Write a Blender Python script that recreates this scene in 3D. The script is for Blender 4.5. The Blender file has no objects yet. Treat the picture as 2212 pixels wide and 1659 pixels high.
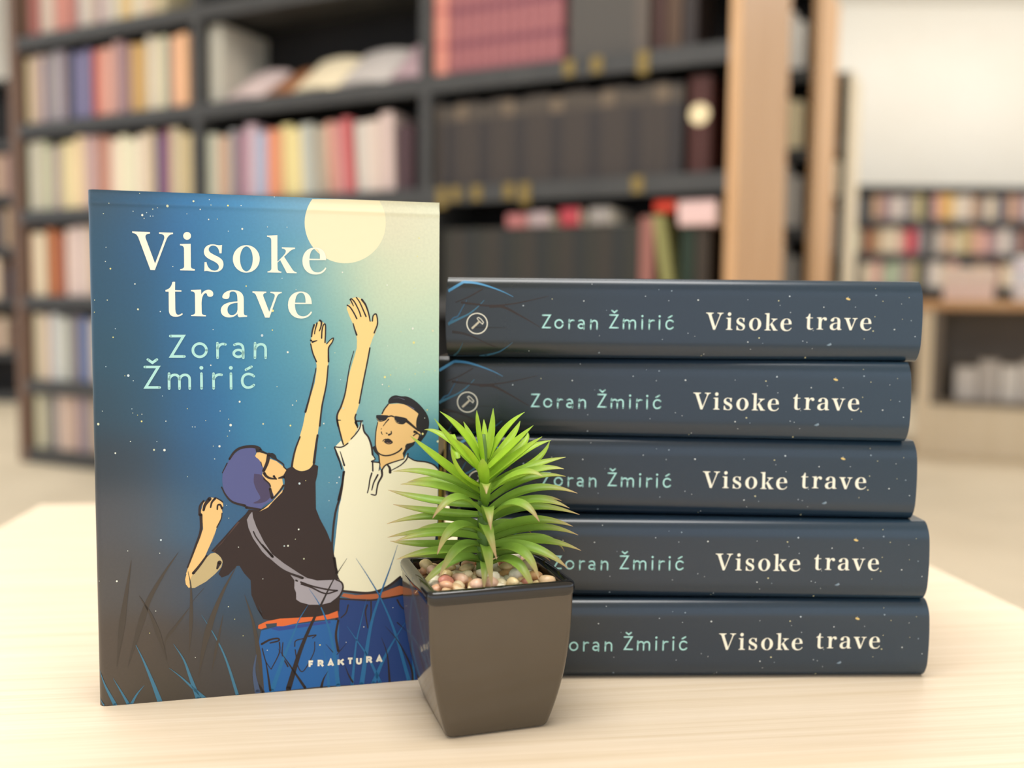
import bpy, math, random
from mathutils import Vector, Matrix, geometry

random.seed(7)
SC = bpy.context.scene
COL = SC.collection

# ------------------------------------------------------------------ camera, world, lights, exposure
TABLE = 0.50083                                   # height of the table top above the floor
cam_data = bpy.data.cameras.new('camera')
cam_data.sensor_width = 36.0
cam_data.lens = 36.0 * 2050.0 / 2212.0
cam_data.clip_start = 0.02
cam_data.clip_end = 60
camera = bpy.data.objects.new('camera', cam_data)
COL.objects.link(camera)
right = Vector((0.999941133, 0.000840215, 0.010817821))
down = Vector((0.010850402, -0.077431749, -0.996938610))
fwd = Vector((0.0, 0.996997301, -0.077436307))
camera.matrix_world = Matrix(((right.x, -down.x, -fwd.x, 0.0),
                              (right.y, -down.y, -fwd.y, 0.0),
                              (right.z, -down.z, -fwd.z, TABLE + 0.164249),
                              (0, 0, 0, 1)))
SC.camera = camera
cam_data.dof.use_dof = True
cam_data.dof.focus_distance = 0.388
cam_data.dof.aperture_fstop = cam_data.lens / 7.4

world = bpy.data.worlds.new('shop_light')
SC.world = world
world.use_nodes = True
world.node_tree.nodes['Background'].inputs[0].default_value = (0.93, 0.99, 1.09, 1)
world.node_tree.nodes['Background'].inputs[1].default_value = 1.24


def area(name, loc, size, power, color=(1.0, 0.99, 0.965), aim=None):
    d = bpy.data.lights.new(name, 'AREA')
    d.shape = 'RECTANGLE'
    d.size, d.size_y = size
    d.energy = power
    d.color = color
    o = bpy.data.objects.new(name, d)
    o.location = loc
    if aim is not None:
        o.rotation_euler = (Vector(aim) - Vector(loc)).to_track_quat('-Z', 'Y').to_euler()
    COL.objects.link(o)
    return o


area('ceiling_light', (-0.2, 0.15, 2.95), (1.7, 1.0), 52)
area('ceiling_light', (-1.0, 1.6, 2.95), (3.0, 0.5), 40)
area('ceiling_light', (3.4, 4.6, 2.95), (2.2, 1.2), 60)
area('ceiling_light', (-3.6, 4.6, 2.95), (2.0, 1.2), 60)
area('wall_washer', (3.5, 7.0, 2.95), (3.0, 0.5), 12, aim=(3.5, 8.0, 1.9))

SC.view_settings.view_transform = 'Standard'
SC.view_settings.look = 'None'
SC.view_settings.gamma = 1.0
SC.view_settings.use_curve_mapping = False
SC.view_settings.exposure = 0.08
SC.cycles.use_denoising = True

# ------------------------------------------------------------------ helpers
def lin(c):
    c = c / 255.0
    return c / 12.92 if c <= 0.04045 else ((c + 0.055) / 1.055) ** 2.4


def rgb(c):
    return (lin(c[0]), lin(c[1]), lin(c[2]), 1.0)


def material(name, color, rough=0.5, spec=0.5, metallic=0.0):
    m = bpy.data.materials.new(name)
    m.use_nodes = True
    b = m.node_tree.nodes['Principled BSDF']
    b.inputs['Base Color'].default_value = rgb(color)
    b.inputs['Roughness'].default_value = rough
    b.inputs['Specular IOR Level'].default_value = spec
    b.inputs['Metallic'].default_value = metallic
    return m


def ink_material(name, rough, spec=0.5, grain=0.0, grain_scale=900.0):
    """printed or dyed surface: colour comes from the mesh's own ink attribute"""
    m = material(name, (128, 128, 128), rough, spec)
    nt = m.node_tree
    b = nt.nodes['Principled BSDF']
    a = nt.nodes.new('ShaderNodeAttribute')
    a.attribute_name = 'ink'
    if grain:
        tc = nt.nodes.new('ShaderNodeTexCoord')
        n = nt.nodes.new('ShaderNodeTexNoise')
        n.inputs['Scale'].default_value = grain_scale
        n.inputs['Detail'].default_value = 3
        r = nt.nodes.new('ShaderNodeMapRange')
        r.inputs[1].default_value = 0.3
        r.inputs[2].default_value = 0.7
        r.inputs[3].default_value = 1.0 - grain
        r.inputs[4].default_value = 1.0 + grain * 0.4
        mx = nt.nodes.new('ShaderNodeMix')
        mx.data_type = 'RGBA'
        mx.blend_type = 'MULTIPLY'
        mx.inputs[0].default_value = 1.0
        nt.links.new(tc.outputs['Object'], n.inputs['Vector'])
        nt.links.new(n.outputs['Fac'], r.inputs[0])
        nt.links.new(a.outputs['Color'], mx.inputs[6])
        nt.links.new(r.outputs[0], mx.inputs[7])
        nt.links.new(mx.outputs[2], b.inputs['Base Color'])
    else:
        nt.links.new(a.outputs['Color'], b.inputs['Base Color'])
    return m


def wood_material(name, base, dark, scale=(2.0, 60.0, 2.0), rough=0.45, spec=0.4, yaw=0.0):
    m = material(name, base, rough, spec)
    nt = m.node_tree
    b = nt.nodes['Principled BSDF']
    tc = nt.nodes.new('ShaderNodeTexCoord')
    mp = nt.nodes.new('ShaderNodeMapping')
    mp.inputs['Rotation'].default_value = (0, 0, yaw)
    mp.inputs['Scale'].default_value = scale
    n = nt.nodes.new('ShaderNodeTexNoise')
    n.inputs['Scale'].default_value = 2.2
    n.inputs['Detail'].default_value = 9
    n.inputs['Roughness'].default_value = 0.68
    n.inputs['Distortion'].default_value = 0.35
    r = nt.nodes.new('ShaderNodeValToRGB')
    r.color_ramp.elements[0].position = 0.34
    r.color_ramp.elements[0].color = rgb(dark)
    r.color_ramp.elements[1].position = 0.62
    r.color_ramp.elements[1].color = rgb(base)
    nt.links.new(tc.outputs['Object'], mp.inputs['Vector'])
    nt.links.new(mp.outputs['Vector'], n.inputs['Vector'])
    nt.links.new(n.outputs['Fac'], r.inputs['Fac'])
    nt.links.new(r.outputs['Color'], b.inputs['Base Color'])
    return m


def noisy_material(name, c1, c2, scale, rough, spec=0.4, bump=0.0):
    m = material(name, c1, rough, spec)
    nt = m.node_tree
    b = nt.nodes['Principled BSDF']
    tc = nt.nodes.new('ShaderNodeTexCoord')
    n = nt.nodes.new('ShaderNodeTexNoise')
    n.inputs['Scale'].default_value = scale
    n.inputs['Detail'].default_value = 4
    r = nt.nodes.new('ShaderNodeValToRGB')
    r.color_ramp.elements[0].position = 0.35
    r.color_ramp.elements[0].color = rgb(c1)
    r.color_ramp.elements[1].position = 0.65
    r.color_ramp.elements[1].color = rgb(c2)
    nt.links.new(tc.outputs['Object'], n.inputs['Vector'])
    nt.links.new(n.outputs['Fac'], r.inputs['Fac'])
    nt.links.new(r.outputs['Color'], b.inputs['Base Color'])
    if bump:
        bp = nt.nodes.new('ShaderNodeBump')
        bp.inputs['Strength'].default_value = bump
        bp.inputs['Distance'].default_value = 0.001
        nt.links.new(n.outputs['Fac'], bp.inputs['Height'])
        nt.links.new(bp.outputs['Normal'], b.inputs['Normal'])
    return m


class MB:
    """collects vertices, faces, per-face material slots and per-vertex ink, then links ONE mesh object"""

    def __init__(self):
        self.v, self.f, self.mi, self.c = [], [], [], []

    def add(self, verts, faces, ink=None, slot=0):
        o = len(self.v)
        self.v += [tuple(p) for p in verts]
        self.f += [tuple(i + o for i in q) for q in faces]
        self.mi += [slot] * len(faces)
        if ink is None:
            ink = (0.5, 0.5, 0.5, 1)
        if isinstance(ink, list):
            self.c += ink
        else:
            self.c += [ink] * len(verts)
        return self

    def box(self, x0, x1, y0, y1, z0, z1, ink=None, slot=0, mat=None):
        v = [Vector((x, y, z)) for z in (z0, z1) for y in (y0, y1) for x in (x0, x1)]
        if mat is not None:
            v = [mat @ p for p in v]
        f = [(0, 2, 3, 1), (4, 5, 7, 6), (0, 1, 5, 4), (2, 6, 7, 3), (0, 4, 6, 2), (1, 3, 7, 5)]
        return self.add(v, f, ink, slot)

    def bevel_box(self, x0, x1, y0, y1, z0, z1, b, ink=None, slot=0, mat=None):
        """box with its twelve edges chamfered"""
        xs, ys, zs = (x0, x1), (y0, y1), (z0, z1)
        v, idx = [], {}
        for ix in (0, 1):
            for iy in (0, 1):
                for iz in (0, 1):
                    sx, sy, sz = (1 - 2 * ix) * b, (1 - 2 * iy) * b, (1 - 2 * iz) * b
                    p = (xs[ix], ys[iy], zs[iz])
                    for ax, q in (('x', (p[0], p[1] + sy, p[2] + sz)), ('y', (p[0] + sx, p[1], p[2] + sz)), ('z', (p[0] + sx, p[1] + sy, p[2]))):
                        idx[(ix, iy, iz, ax)] = len(v)
                        v.append(Vector(q))
        f = []
        g = lambda a, bb, c, ax: idx[(a, bb, c, ax)]
        for s in (0, 1):
            q = [g(s, 0, 0, 'x'), g(s, 1, 0, 'x'), g(s, 1, 1, 'x'), g(s, 0, 1, 'x')]
            f.append(q if s else q[::-1])
            q = [g(0, s, 0, 'y'), g(0, s, 1, 'y'), g(1, s, 1, 'y'), g(1, s, 0, 'y')]
            f.append(q if s else q[::-1])
            q = [g(0, 0, s, 'z'), g(1, 0, s, 'z'), g(1, 1, s, 'z'), g(0, 1, s, 'z')]
            f.append(q if s else q[::-1])
        for a in (0, 1):
            for c in (0, 1):
                q = [g(a, c, 0, 'x'), g(a, c, 0, 'y'), g(a, c, 1, 'y'), g(a, c, 1, 'x')]
                f.append(q if (a + c) % 2 else q[::-1])
                q = [g(a, 0, c, 'z'), g(a, 0, c, 'x'), g(a, 1, c, 'x'), g(a, 1, c, 'z')]
                f.append(q if (a + c) % 2 else q[::-1])
                q = [g(0, a, c, 'y'), g(0, a, c, 'z'), g(1, a, c, 'z'), g(1, a, c, 'y')]
                f.append(q if (a + c) % 2 else q[::-1])
        for a in (0, 1):
            for bb in (0, 1):
                for c in (0, 1):
                    q = [g(a, bb, c, 'x'), g(a, bb, c, 'y'), g(a, bb, c, 'z')]
                    f.append(q if (a + bb + c) % 2 else q[::-1])
        if mat is not None:
            v = [mat @ p for p in v]
        return self.add(v, f, ink, slot)

    def build(self, name, mats, parent=None, smooth=False, auto=None):
        me = bpy.data.meshes.new(name)
        me.from_pydata(self.v, [], self.f)
        me.update()
        if not isinstance(mats, (list, tuple)):
            mats = [mats]
        for m in mats:
            me.materials.append(m)
        me.polygons.foreach_set('material_index', self.mi)
        at = me.color_attributes.new('ink', 'FLOAT_COLOR', 'POINT')
        at.data.foreach_set('color', [x for c in self.c for x in c])
        if smooth:
            me.polygons.foreach_set('use_smooth', [True] * len(me.polygons))
            if auto:
                try:
                    me.set_sharp_from_angle(angle=auto)
                except Exception:
                    pass
        o = bpy.data.objects.new(name, me)
        COL.objects.link(o)
        if parent is not None:
            o.parent = parent
        return o


def tag(o, label, cat, group=None):
    o['label'] = label
    o['category'] = cat
    if group:
        o['group'] = group
    return o


def thing(name, label, cat, loc, rz=0.0, group=None):
    o = bpy.data.objects.new(name, None)
    o.empty_display_size = 0.05
    o.location = loc
    o.rotation_euler = (0, 0, rz)
    COL.objects.link(o)
    return tag(o, label, cat, group)


def structure(o):
    o['kind'] = 'structure'
    return o


ORD = ('zeroth first second third fourth fifth sixth seventh eighth ninth tenth eleventh twelfth thirteenth fourteenth fifteenth sixteenth '
       'seventeenth eighteenth nineteenth twentieth twenty-first twenty-second twenty-third twenty-fourth twenty-fifth twenty-sixth '
       'twenty-seventh twenty-eighth twenty-ninth thirtieth thirty-first thirty-second thirty-third thirty-fourth thirty-fifth').split()


def pts(s, k):
    return [Vector((s[i] / k, s[i + 1] / k)) for i in range(0, len(s), 2)]


def spline(p, n=5):
    """Catmull-Rom through the points of an open stroke"""
    if len(p) < 3:
        return p
    out = []
    q = [p[0] * 2 - p[1]] + list(p) + [p[-1] * 2 - p[-2]]
    for i in range(1, len(q) - 2):
        a, b, c, d = q[i - 1], q[i], q[i + 1], q[i + 2]
        for j in range(n):
            t = j / n
            out.append(0.5 * ((2 * b) + (c - a) * t + (2 * a - 5 * b + 4 * c - d) * t * t + (3 * b - a - 3 * c + d) * t ** 3))
    out.append(p[-1])
    return out


def ribbon(p, w0, w1, caps=True, blade=False):
    """flat tapered stroke along a polyline; returns verts (2-D) and faces"""
    n = len(p)
    L = [0.0]
    for i in range(1, n):
        L.append(L[-1] + (p[i] - p[i - 1]).length)
    v, f = [], []
    for i in range(n):
        a = (p[i] - p[i - 1]).normalized() if i > 0 else (p[1] - p[0]).normalized()
        b = (p[i + 1] - p[i]).normalized() if i < n - 1 else a
        t = (a + b)
        t = t.normalized() if t.length > 1e-6 else a
        m = Vector((-t.y, t.x))
        k = 1.0 / max(0.45, m.dot(Vector((-a.y, a.x))))
        q = L[i] / max(L[-1], 1e-9)
        if blade:
            q = q / 0.6 if q < 0.6 else (1.0 - q) / 0.4
        w = (w0 + (w1 - w0) * q) * 0.5 * k
        v += [p[i] + m * w, p[i] - m * w]
        if i:
            f.append((2 * i - 2, 2 * i - 1, 2 * i + 1, 2 * i))
    if caps:
        for end, w in ((0, w0), (n - 1, w1)):
            o = len(v)
            v.append(p[end])
            for j in range(10):
                v.append(p[end] + Vector((math.cos(j * math.pi / 5), math.sin(j * math.pi / 5))) * w * 0.5)
            f += [(o, o + 1 + j, o + 1 + (j + 1) % 10) for j in range(10)]
    return v, f


def clip_rect(poly, x0, y0, x1, y1):
    for axis, lim, sgn in ((0, x0, 1), (0, x1, -1), (1, y0, 1), (1, y1, -1)):
        out = []
        for i in range(len(poly)):
            a, b = poly[i - 1], poly[i]
            ia, ib = (a[axis] - lim) * sgn >= 0, (b[axis] - lim) * sgn >= 0
            if ia != ib:
                t = (lim - a[axis]) / (b[axis] - a[axis])
                out.append(a + (b - a) * t)
            if ib:
                out.append(b)
        poly = out
        if not poly:
            return []
    return poly


def fill(contours):
    """triangulate an outline with optional holes"""
    vs = [p for c in contours for p in c]
    tr = geometry.tessellate_polygon([[Vector((p.x, p.y, 0)) for p in c] for c in contours])
    return vs, [tuple(t) for t in tr]


def lettering(mb, contours_list, place, ink):
    for c in contours_list:
        v, f = fill(c)
        mb.add([place(p) for p in v], f, ink)


# ------------------------------------------------------------------ traced artwork of the book jacket, in fractions of a millimetre
LAYERS = [
(0,0,0,252,242,201,[2287,4210,2306,4182,2322,4152,2334,4120,2343,4087,2349,4053,2351,4018,2349,3983,2344,3949,2336,3915,2324,3881,2309,3850,2290,3819,2269,3791,2245,3765,2219,3742,2190,3721,2160,3704,2128,3689,2095,3678,2061,3670,2027,3666,1992,3665,1958,3668,1925,3674,1892,3684,1861,3697,1831,3713,1803,3732,1778,3754,1755,3778,1734,3805,1717,3833,1702,3864,1691,3895,1683,3928,1678,3962,1677,3996,1679,4030,1685,4064,1694,4097,1706,4129,1721,4160,1740,4189]),
(0,0,0,15,39,73,[2560,1582,2744,1616,2821,1115,2623,1063]),
(0,0,0,252,246,211,[2145,2320,2122,2279,2088,2210,2043,2153,1992,2111,1970,2159,1918,2107,1929,2084,1963,1999,1997,1905,1994,1853,1979,1738,1968,1646,1952,1591,1920,1301,1905,1162,1933,1014,1910,1171,1923,1043,1951,953,1980,853,2094,835,2200,822,2287,833,2385,875,2478,943,2571,896,2690,899,2769,1125,2807,1424,2811,1889,2756,1939,2697,1958,2608,1968,2573,1991,2547,2003,2538,2030,2509,1984,2392,1952,2340,1930,2317,1890,2294,1902,2299,1949,2288,1964,2236,1965,2259,1991,2242,2026,2236,2079,2219,2143,2196,2190,2165,2232,2154,2290]),
(0,0,0,24,63,128,[1951,785,2046,767,2220,751,2385,765,2552,792,2770,803,2772,418,2753,2,2633,-6,2141,1,1939,10,1940,380,1946,677]),
(0,0,0,188,105,63,[1970,802,1989,827,2094,804,2287,805,2473,864,2552,837,2547,792,2385,770,2220,758,2046,777]),
(0,0,0,253,218,141,[2023,3312,2022,3279,2045,3219,2073,3156,2101,3063,2107,3014,2105,2949,2080,2864,2048,2757,2023,2664,2002,2557,1977,2457,1948,2407,1938,2357,1936,2345,1947,2291,1968,2201,1993,2115,2043,2153,2088,2216,2112,2264,2097,2314,2087,2343,2092,2355,2094,2380,2127,2477,2159,2649,2184,2756,2209,2900,2218,2971,2243,3043,2268,3093,2280,3164,2275,3228,2261,3242,2243,3232,2236,3178,2220,3178,2201,3270,2176,3334,2148,3365,2130,3376,2102,3382,2074,3375,2049,3363,2053,3322,2032,3316]),
(0,0,0,247,203,132,[2375,2467,2461,2471,2519,2461,2578,2428,2630,2386,2633,2374,2616,2322,2619,2246,2654,2210,2649,2174,2608,2140,2561,2112,2520,2078,2497,2037,2509,1984,2386,1952,2340,1930,2317,1894,2300,1943,2291,2025,2271,2072,2262,2107,2264,2195,2270,2253,2282,2316,2317,2385,2346,2431]),
(1,0,0,31,28,29,[2375,2468,2373,2495,2392,2526,2432,2543,2484,2534,2537,2530,2595,2501,2659,2444,2707,2379,2728,2320,2725,2255,2702,2197,2678,2162,2649,2127,2631,2134,2654,2186,2654,2210,2619,2246,2616,2322,2633,2374,2624,2389,2572,2428,2519,2459,2461,2474,2415,2474]),
(0,0,0,31,28,29,[2236,2096,2259,2110,2280,2049,2295,2028,2291,2013,2254,2055]),
(0,0,0,31,28,29,[2520,2101,2532,2118,2584,2129,2608,2140,2596,2105,2561,2080,2532,2054,2514,2013,2509,1984,2497,2037,2520,2075]),
(1,0,0,31,28,29,[2268,2366,2280,2374,2363,2370,2373,2361,2352,2329,2317,2316,2288,2319,2272,2340]),
(1,0,0,31,28,29,[2424,2357,2438,2363,2502,2350,2514,2347,2534,2338,2538,2323,2520,2300,2496,2289,2450,2299,2430,2325]),
(1,0,0,45,31,29,[2334,2139,2352,2164,2381,2166,2412,2138,2398,2120,2363,2119]),
(2,0.08,0.39,113,109,134,[2534,2456,2560,2444,2595,2421]),
(2,0.08,0.28,96,94,111,[2415,2517,2467,2520,2513,2504]),
(2,0.14,0.08,222,197,145,[2274,2345,2294,2323,2323,2327]),
(2,0.14,0.08,222,197,145,[2435,2328,2447,2307,2467,2307]),
(2,0.17,0.08,232,186,145,[2360,2131,2381,2127,2395,2133]),
(2,0.58,0.58,45,31,29,[2373,2358,2398,2364,2421,2357]),
(2,1.25,0.68,45,31,29,[2531,2319,2578,2280,2634,2231]),
(2,0.58,0.29,45,31,29,[2375,2335,2352,2309,2329,2278]),
(2,0.29,0.14,45,31,29,[2314,2257,2311,2246]),
(2,0.48,0.24,45,31,29,[2314,2226,2317,2212,2324,2204]),
(2,0.87,0.39,45,31,29,[2378,2201,2398,2210,2398,2231]),
(2,0.48,0.48,45,31,29,[2356,2216,2363,2213]),
(2,0.39,0.39,45,31,29,[2326,2147,2340,2161,2352,2164]),
(2,0.48,0.77,45,31,29,[2590,2187,2619,2206,2646,2192,2634,2148]),
(2,1.25,0.48,45,31,29,[2602,2222,2625,2216]),
(2,0.58,0.58,45,31,29,[2372,2466,2340,2425,2320,2386]),
(2,0.39,0.68,45,31,29,[2282,2310,2268,2241,2262,2160,2263,2107,2277,2060,2305,2032,2352,2019,2410,2028,2462,2053,2489,2078]),
(2,0.58,0.58,45,31,29,[2291,2025,2297,1966]),
(2,0.63,0.63,45,31,29,[2238,1965,2240,1889]),
(2,0.58,0.39,45,31,29,[2289,1964,2301,1948,2293,1891]),
(2,0.68,0.48,45,31,29,[2231,1870,2214,1811,2205,1747,2193,1700]),
(2,0.77,0.48,45,31,29,[2282,1853,2248,1787,2231,1723]),
(2,0.96,0.48,45,31,29,[2317,1890,2318,1843,2288,1785,2274,1727,2265,1679,2225,1685]),
(2,0.48,0.48,45,31,29,[2228,1974,2259,1991,2241,2026]),
(2,0.58,0.58,45,31,29,[2231,1970,2294,1961]),
(2,0.68,0.39,45,31,29,[2544,2031,2532,1983,2480,1932,2401,1890]),
(2,1.25,0.77,45,31,29,[2389,1873,2385,1911,2369,1935]),
(2,0.68,0.48,45,31,29,[2317,1893,2346,1933,2398,1955,2509,1987]),
(2,0.48,0.68,45,31,29,[2547,2002,2608,1968,2697,1955,2768,1929,2812,1889]),
(2,0.58,0.58,45,31,29,[1918,2107,1963,2102,1997,2113,2028,2135]),
(2,0.48,0.58,45,31,29,[2054,2170,2100,2221,2129,2267,2140,2316]),
(2,0.77,0.58,45,31,29,[2099,2324,2154,2325]),
(2,1.16,0.58,45,31,29,[2095,2314,2111,2270]),
(2,0.29,0.48,45,31,29,[1918,2098,1929,2046,1957,1976,1974,1915]),
(2,0.29,0.77,45,31,29,[1962,2066,1981,2002,1997,1945]),
(2,0.68,0.87,45,31,29,[2155,2290,2167,2231,2202,2184,2228,2108,2238,2032]),
(2,0.68,0.87,45,31,29,[1997,1891,1980,1796,1945,1646]),
(2,0.96,0.84,45,31,29,[1992,1888,1967,1700,1917,1520,1892,1265,1903,1148,1931,1010]),
(2,0.60,0.48,45,31,29,[1915,2099,1954,1997,1975,1913]),
(2,0.96,1.13,45,31,29,[1978,848,2094,829,2200,817,2297,833,2385,872,2478,941]),
(2,0.64,0.64,45,31,29,[1956,780,2094,763,2220,750,2385,764,2552,789]),
(2,0.39,0.58,45,31,29,[2547,1670,2580,1663,2621,1670,2650,1653]),
(2,0.64,0.48,45,31,29,[2027,721,2008,653,1965,612]),
(2,0.72,0.48,45,31,29,[2191,710,2176,642,2195,506]),
(2,0.64,0.40,45,31,29,[2224,738,2224,638,2218,559]),
(2,0.80,0.48,45,31,29,[2453,738,2483,681,2515,649]),
(2,0.64,1.61,45,31,29,[1951,785,1926,580,1931,381]),
(2,0.54,0.42,45,31,29,[2053,3359,2065,3334,2077,3308]),
(2,0.54,0.54,45,31,29,[2049,3359,2061,3367,2088,3338,2123,3269,2140,3219]),
(2,0.48,0.60,45,31,29,[2102,3379,2130,3339,2158,3277,2183,3219]),
(2,0.84,0.48,45,31,29,[2148,3362,2179,3318,2204,3249,2218,3179]),
(2,0.54,0.60,45,31,29,[2025,3313,2049,3297,2081,3248,2105,3200]),
(2,0.54,0.60,45,31,29,[2237,3180,2243,3224,2261,3241,2274,3228,2280,3157,2252,3080]),
(2,0.42,0.72,45,31,29,[2075,3158,2087,3113,2104,3062]),
(2,0.30,0.84,45,31,29,[2080,2925,2044,2793,2023,2664,2002,2550,1970,2450,1945,2400,1936,2354,1946,2286]),
(2,0.77,0.58,45,31,29,[1937,2345,1947,2291,1969,2201,1989,2126]),
(2,0.60,0.60,45,31,29,[2216,2951,2193,2828,2157,2649,2125,2478]),
(2,0.60,0.84,45,31,29,[2097,2383,2089,2348,2107,2283]),
(2,0.54,0.30,45,31,29,[1938,2336,1967,2335]),
(0,0,0,253,218,141,[1750,3146,1739,3111,1728,3048,1721,2998,1731,2928,1755,2864,1769,2808,1768,2758,1751,2652,1708,2511,1677,2419,1652,2292,1598,2107,1570,2022,1561,1944,1597,1914,1645,1900,1701,1917,1733,1952,1738,1975,1756,2103,1774,2210,1809,2474,1842,2616,1862,2800,1870,2850,1866,2942,1884,2978,1913,3027,1904,3041,1849,2985,1843,3041,1846,3147,1833,3161,1812,3175,1798,3182,1770,3160]),
(0,0,0,247,203,132,[1260,2045,1277,2081,1324,2084,1372,2056,1368,2014,1388,2017,1433,1998,1494,1946,1519,1920,1493,1882,1479,1846,1487,1789,1458,1747,1403,1690,1390,1764,1369,1807,1329,1851,1316,1887,1330,1937,1296,2001]),
(0,0,0,247,203,132,[819,1573,835,1495,837,1445,786,1321,738,1196,696,1072,701,1074,689,1028,694,985,717,952,757,976,767,1061,853,1222,904,1338,931,1412,905,1322,947,1455,981,1524,993,1580,986,1616,1001,1631,996,1661,944,1701,904,1709,843,1667,823,1601]),
(0,0,0,201,180,130,[754,1081,839,1180,893,1234,929,1240,969,1211,990,1162,978,1114,927,1059,855,999,765,951,732,951,720,998]),
(0,0,0,45,29,26,[1204,1593,1286,1584,1334,1612,1402,1660,1492,1757,1500,1817,1492,1882,1521,1931,1563,1950,1597,1916,1645,1902,1708,1916,1736,1967,1778,1945,1771,1873,1755,1808,1757,1577,1790,1489,1846,1377,1889,1265,1901,1118,1931,1014,1912,1141,1931,1003,1980,892,1951,815,1951,672,1855,639,1751,622,1555,628,1425,615,1314,647,1274,781,1303,701,1262,743,1218,862,1214,987,1161,1052,1125,1117,1103,1118,1034,1044,980,1025,955,1058,990,1134,987,1182,947,1231,911,1250,898,1255,993,1357,1115,1497,1177,1555]),
(0,0,0,82,56,50,[911,1250,984,1315,1038,1388,1115,1497,1129,1489,1047,1393,952,1291,924,1250]),
(0,0,0,29,100,168,[1295,547,1424,574,1573,583,1874,598,1950,593,1945,380,1948,11,1758,15,1308,1,1283,236,1272,432]),
(0,0,0,45,71,147,[1369,559,1424,571,1573,575,1874,593,1876,571,1619,550,1442,534]),
(0,0,0,233,111,53,[1270,568,1273,597,1342,626,1453,641,1573,639,1751,636,1855,649,1936,676,1943,618,1855,607,1714,603,1573,588,1480,572,1424,576,1425,605,1332,602,1341,572,1295,560]),
(1,0,0,89,94,145,[1267,2115,1196,2126,1122,2091,1061,2029,1020,1960,998,1897,998,1806,1024,1727,1077,1669,1178,1629,1286,1595,1334,1629,1406,1679,1398,1735,1371,1793,1329,1844,1314,1887,1324,1937,1296,2008,1260,2045,1271,2087]),
(1,0,0,75,66,98,[1251,1896,1316,1880,1369,1800,1396,1721,1334,1652,1239,1647,1300,1685,1267,1761,1247,1826]),
(0,0,0,247,203,132,[1289,1573,1334,1602,1395,1653,1484,1755,1478,1731,1409,1662,1361,1606]),
(0,0,0,153,147,151,[1232,1574,1239,1523,1264,1447,1324,1315,1392,1204,1488,1119,1619,1021,1687,976,1576,963,1535,1026,1412,1116,1310,1230,1236,1348,1201,1436,1188,1508,1211,1550]),
(0,0,0,170,164,170,[1574,965,1688,978,1762,954,1895,951,1944,953,1975,912,1977,863,1951,815,1894,758,1799,739,1696,746,1621,773,1588,799,1587,858,1573,897]),
(0,0,0,31,28,29,[1262,2117,1297,2102,1373,2062,1358,2055,1297,2077,1269,2076]),
(1,0,0,31,28,29,[1370,2062,1399,2067,1426,2048,1437,2010,1412,2014,1385,2033]),
(2,0.84,1.33,45,31,29,[1054,2026,1095,2085,1149,2118,1230,2127,1284,2115,1304,2093]),
(2,0.48,0.36,45,31,29,[1035,1991,996,1912]),
(2,0.48,1.08,45,31,29,[988,1792,1024,1719,1077,1662,1174,1628]),
(2,1.08,0.84,45,31,29,[1184,1613,1299,1590]),
(2,1.57,1.21,45,31,29,[1372,2056,1357,1985,1328,1919]),
(2,0.72,0.48,45,31,29,[1436,2010,1487,1971,1494,1946,1520,1920]),
(2,1.21,0.60,45,31,29,[1333,1897,1350,1872,1384,1853,1431,1847]),
(2,0.96,0.48,45,31,29,[1411,1870,1430,1844]),
(2,0.60,1.45,45,31,29,[1452,1853,1500,1864]),
(2,0.84,0.60,45,31,29,[1489,1789,1458,1743,1409,1688]),
(2,1.08,1.21,45,31,29,[1379,1764,1396,1685]),
(2,0.36,0.24,45,31,29,[1306,1994,1316,1958]),
(2,0.60,0.60,45,31,29,[1329,1851,1370,1811,1382,1785]),
(2,0.72,0.54,45,31,29,[1750,3145,1736,3097,1728,3046]),
(2,0.60,0.42,45,31,29,[1774,3161,1757,3097,1753,3069]),
(2,0.84,0.42,45,31,29,[1798,3182,1811,3168,1805,3126,1793,3094]),
(2,0.54,0.54,45,31,29,[1811,3033,1815,3097,1826,3143,1843,3147,1843,3069,1839,2997]),
(2,0.36,0.72,45,31,29,[1853,2985,1884,3020,1909,3034,1899,2999,1870,2955,1867,2900,1868,2835]),
(2,0.48,0.60,45,31,29,[1721,2984,1738,2907,1767,2835]),
(2,0.36,0.84,45,31,29,[1764,2780,1737,2652,1708,2532,1674,2410]),
(2,0.54,0.72,45,31,29,[1864,2800,1848,2637,1812,2459,1792,2289]),
(2,0.84,0.30,45,31,29,[1735,3001,1773,3013]),
(2,0.72,0.72,45,31,29,[1721,3015,1726,3013]),
(2,0.84,1.08,45,31,29,[1774,2210,1759,2110,1742,1974]),
(2,0.60,0.84,45,31,29,[1628,2199,1591,2100,1570,2015,1559,1950]),
(2,0.48,0.48,45,31,29,[1559,1944,1597,1914,1645,1902,1701,1917,1735,1952]),
(2,1.13,0.80,45,31,29,[754,1076,803,1135,862,1217]),
(2,1.77,0.80,45,31,29,[964,1154,945,1106]),
(2,1.08,0.72,45,31,29,[812,1566,815,1637,845,1681]),
(2,1.21,0.60,45,31,29,[822,1566,819,1432,772,1293,710,1127]),
(2,0.96,1.57,45,31,29,[843,1604,856,1649,892,1697]),
(2,0.60,0.96,45,31,29,[899,1625,910,1668,936,1699]),
(2,0.60,0.84,45,31,29,[952,1606,956,1640,976,1643,990,1612]),
(2,0.36,0.48,45,31,29,[937,1706,977,1683,996,1665]),
(2,0.36,0.48,45,31,29,[989,1573,981,1524,947,1455]),
(2,0.54,0.72,45,31,29,[1240,1405,1263,1354,1324,1265,1398,1178]),
(2,0.64,1.13,45,31,29,[1311,1289,1393,1184]),
(2,0.48,1.13,45,31,29,[1356,1176,1484,1058,1641,983]),
(2,0.72,0.72,45,31,29,[1627,948,1725,906,1856,868,1934,855]),
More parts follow.
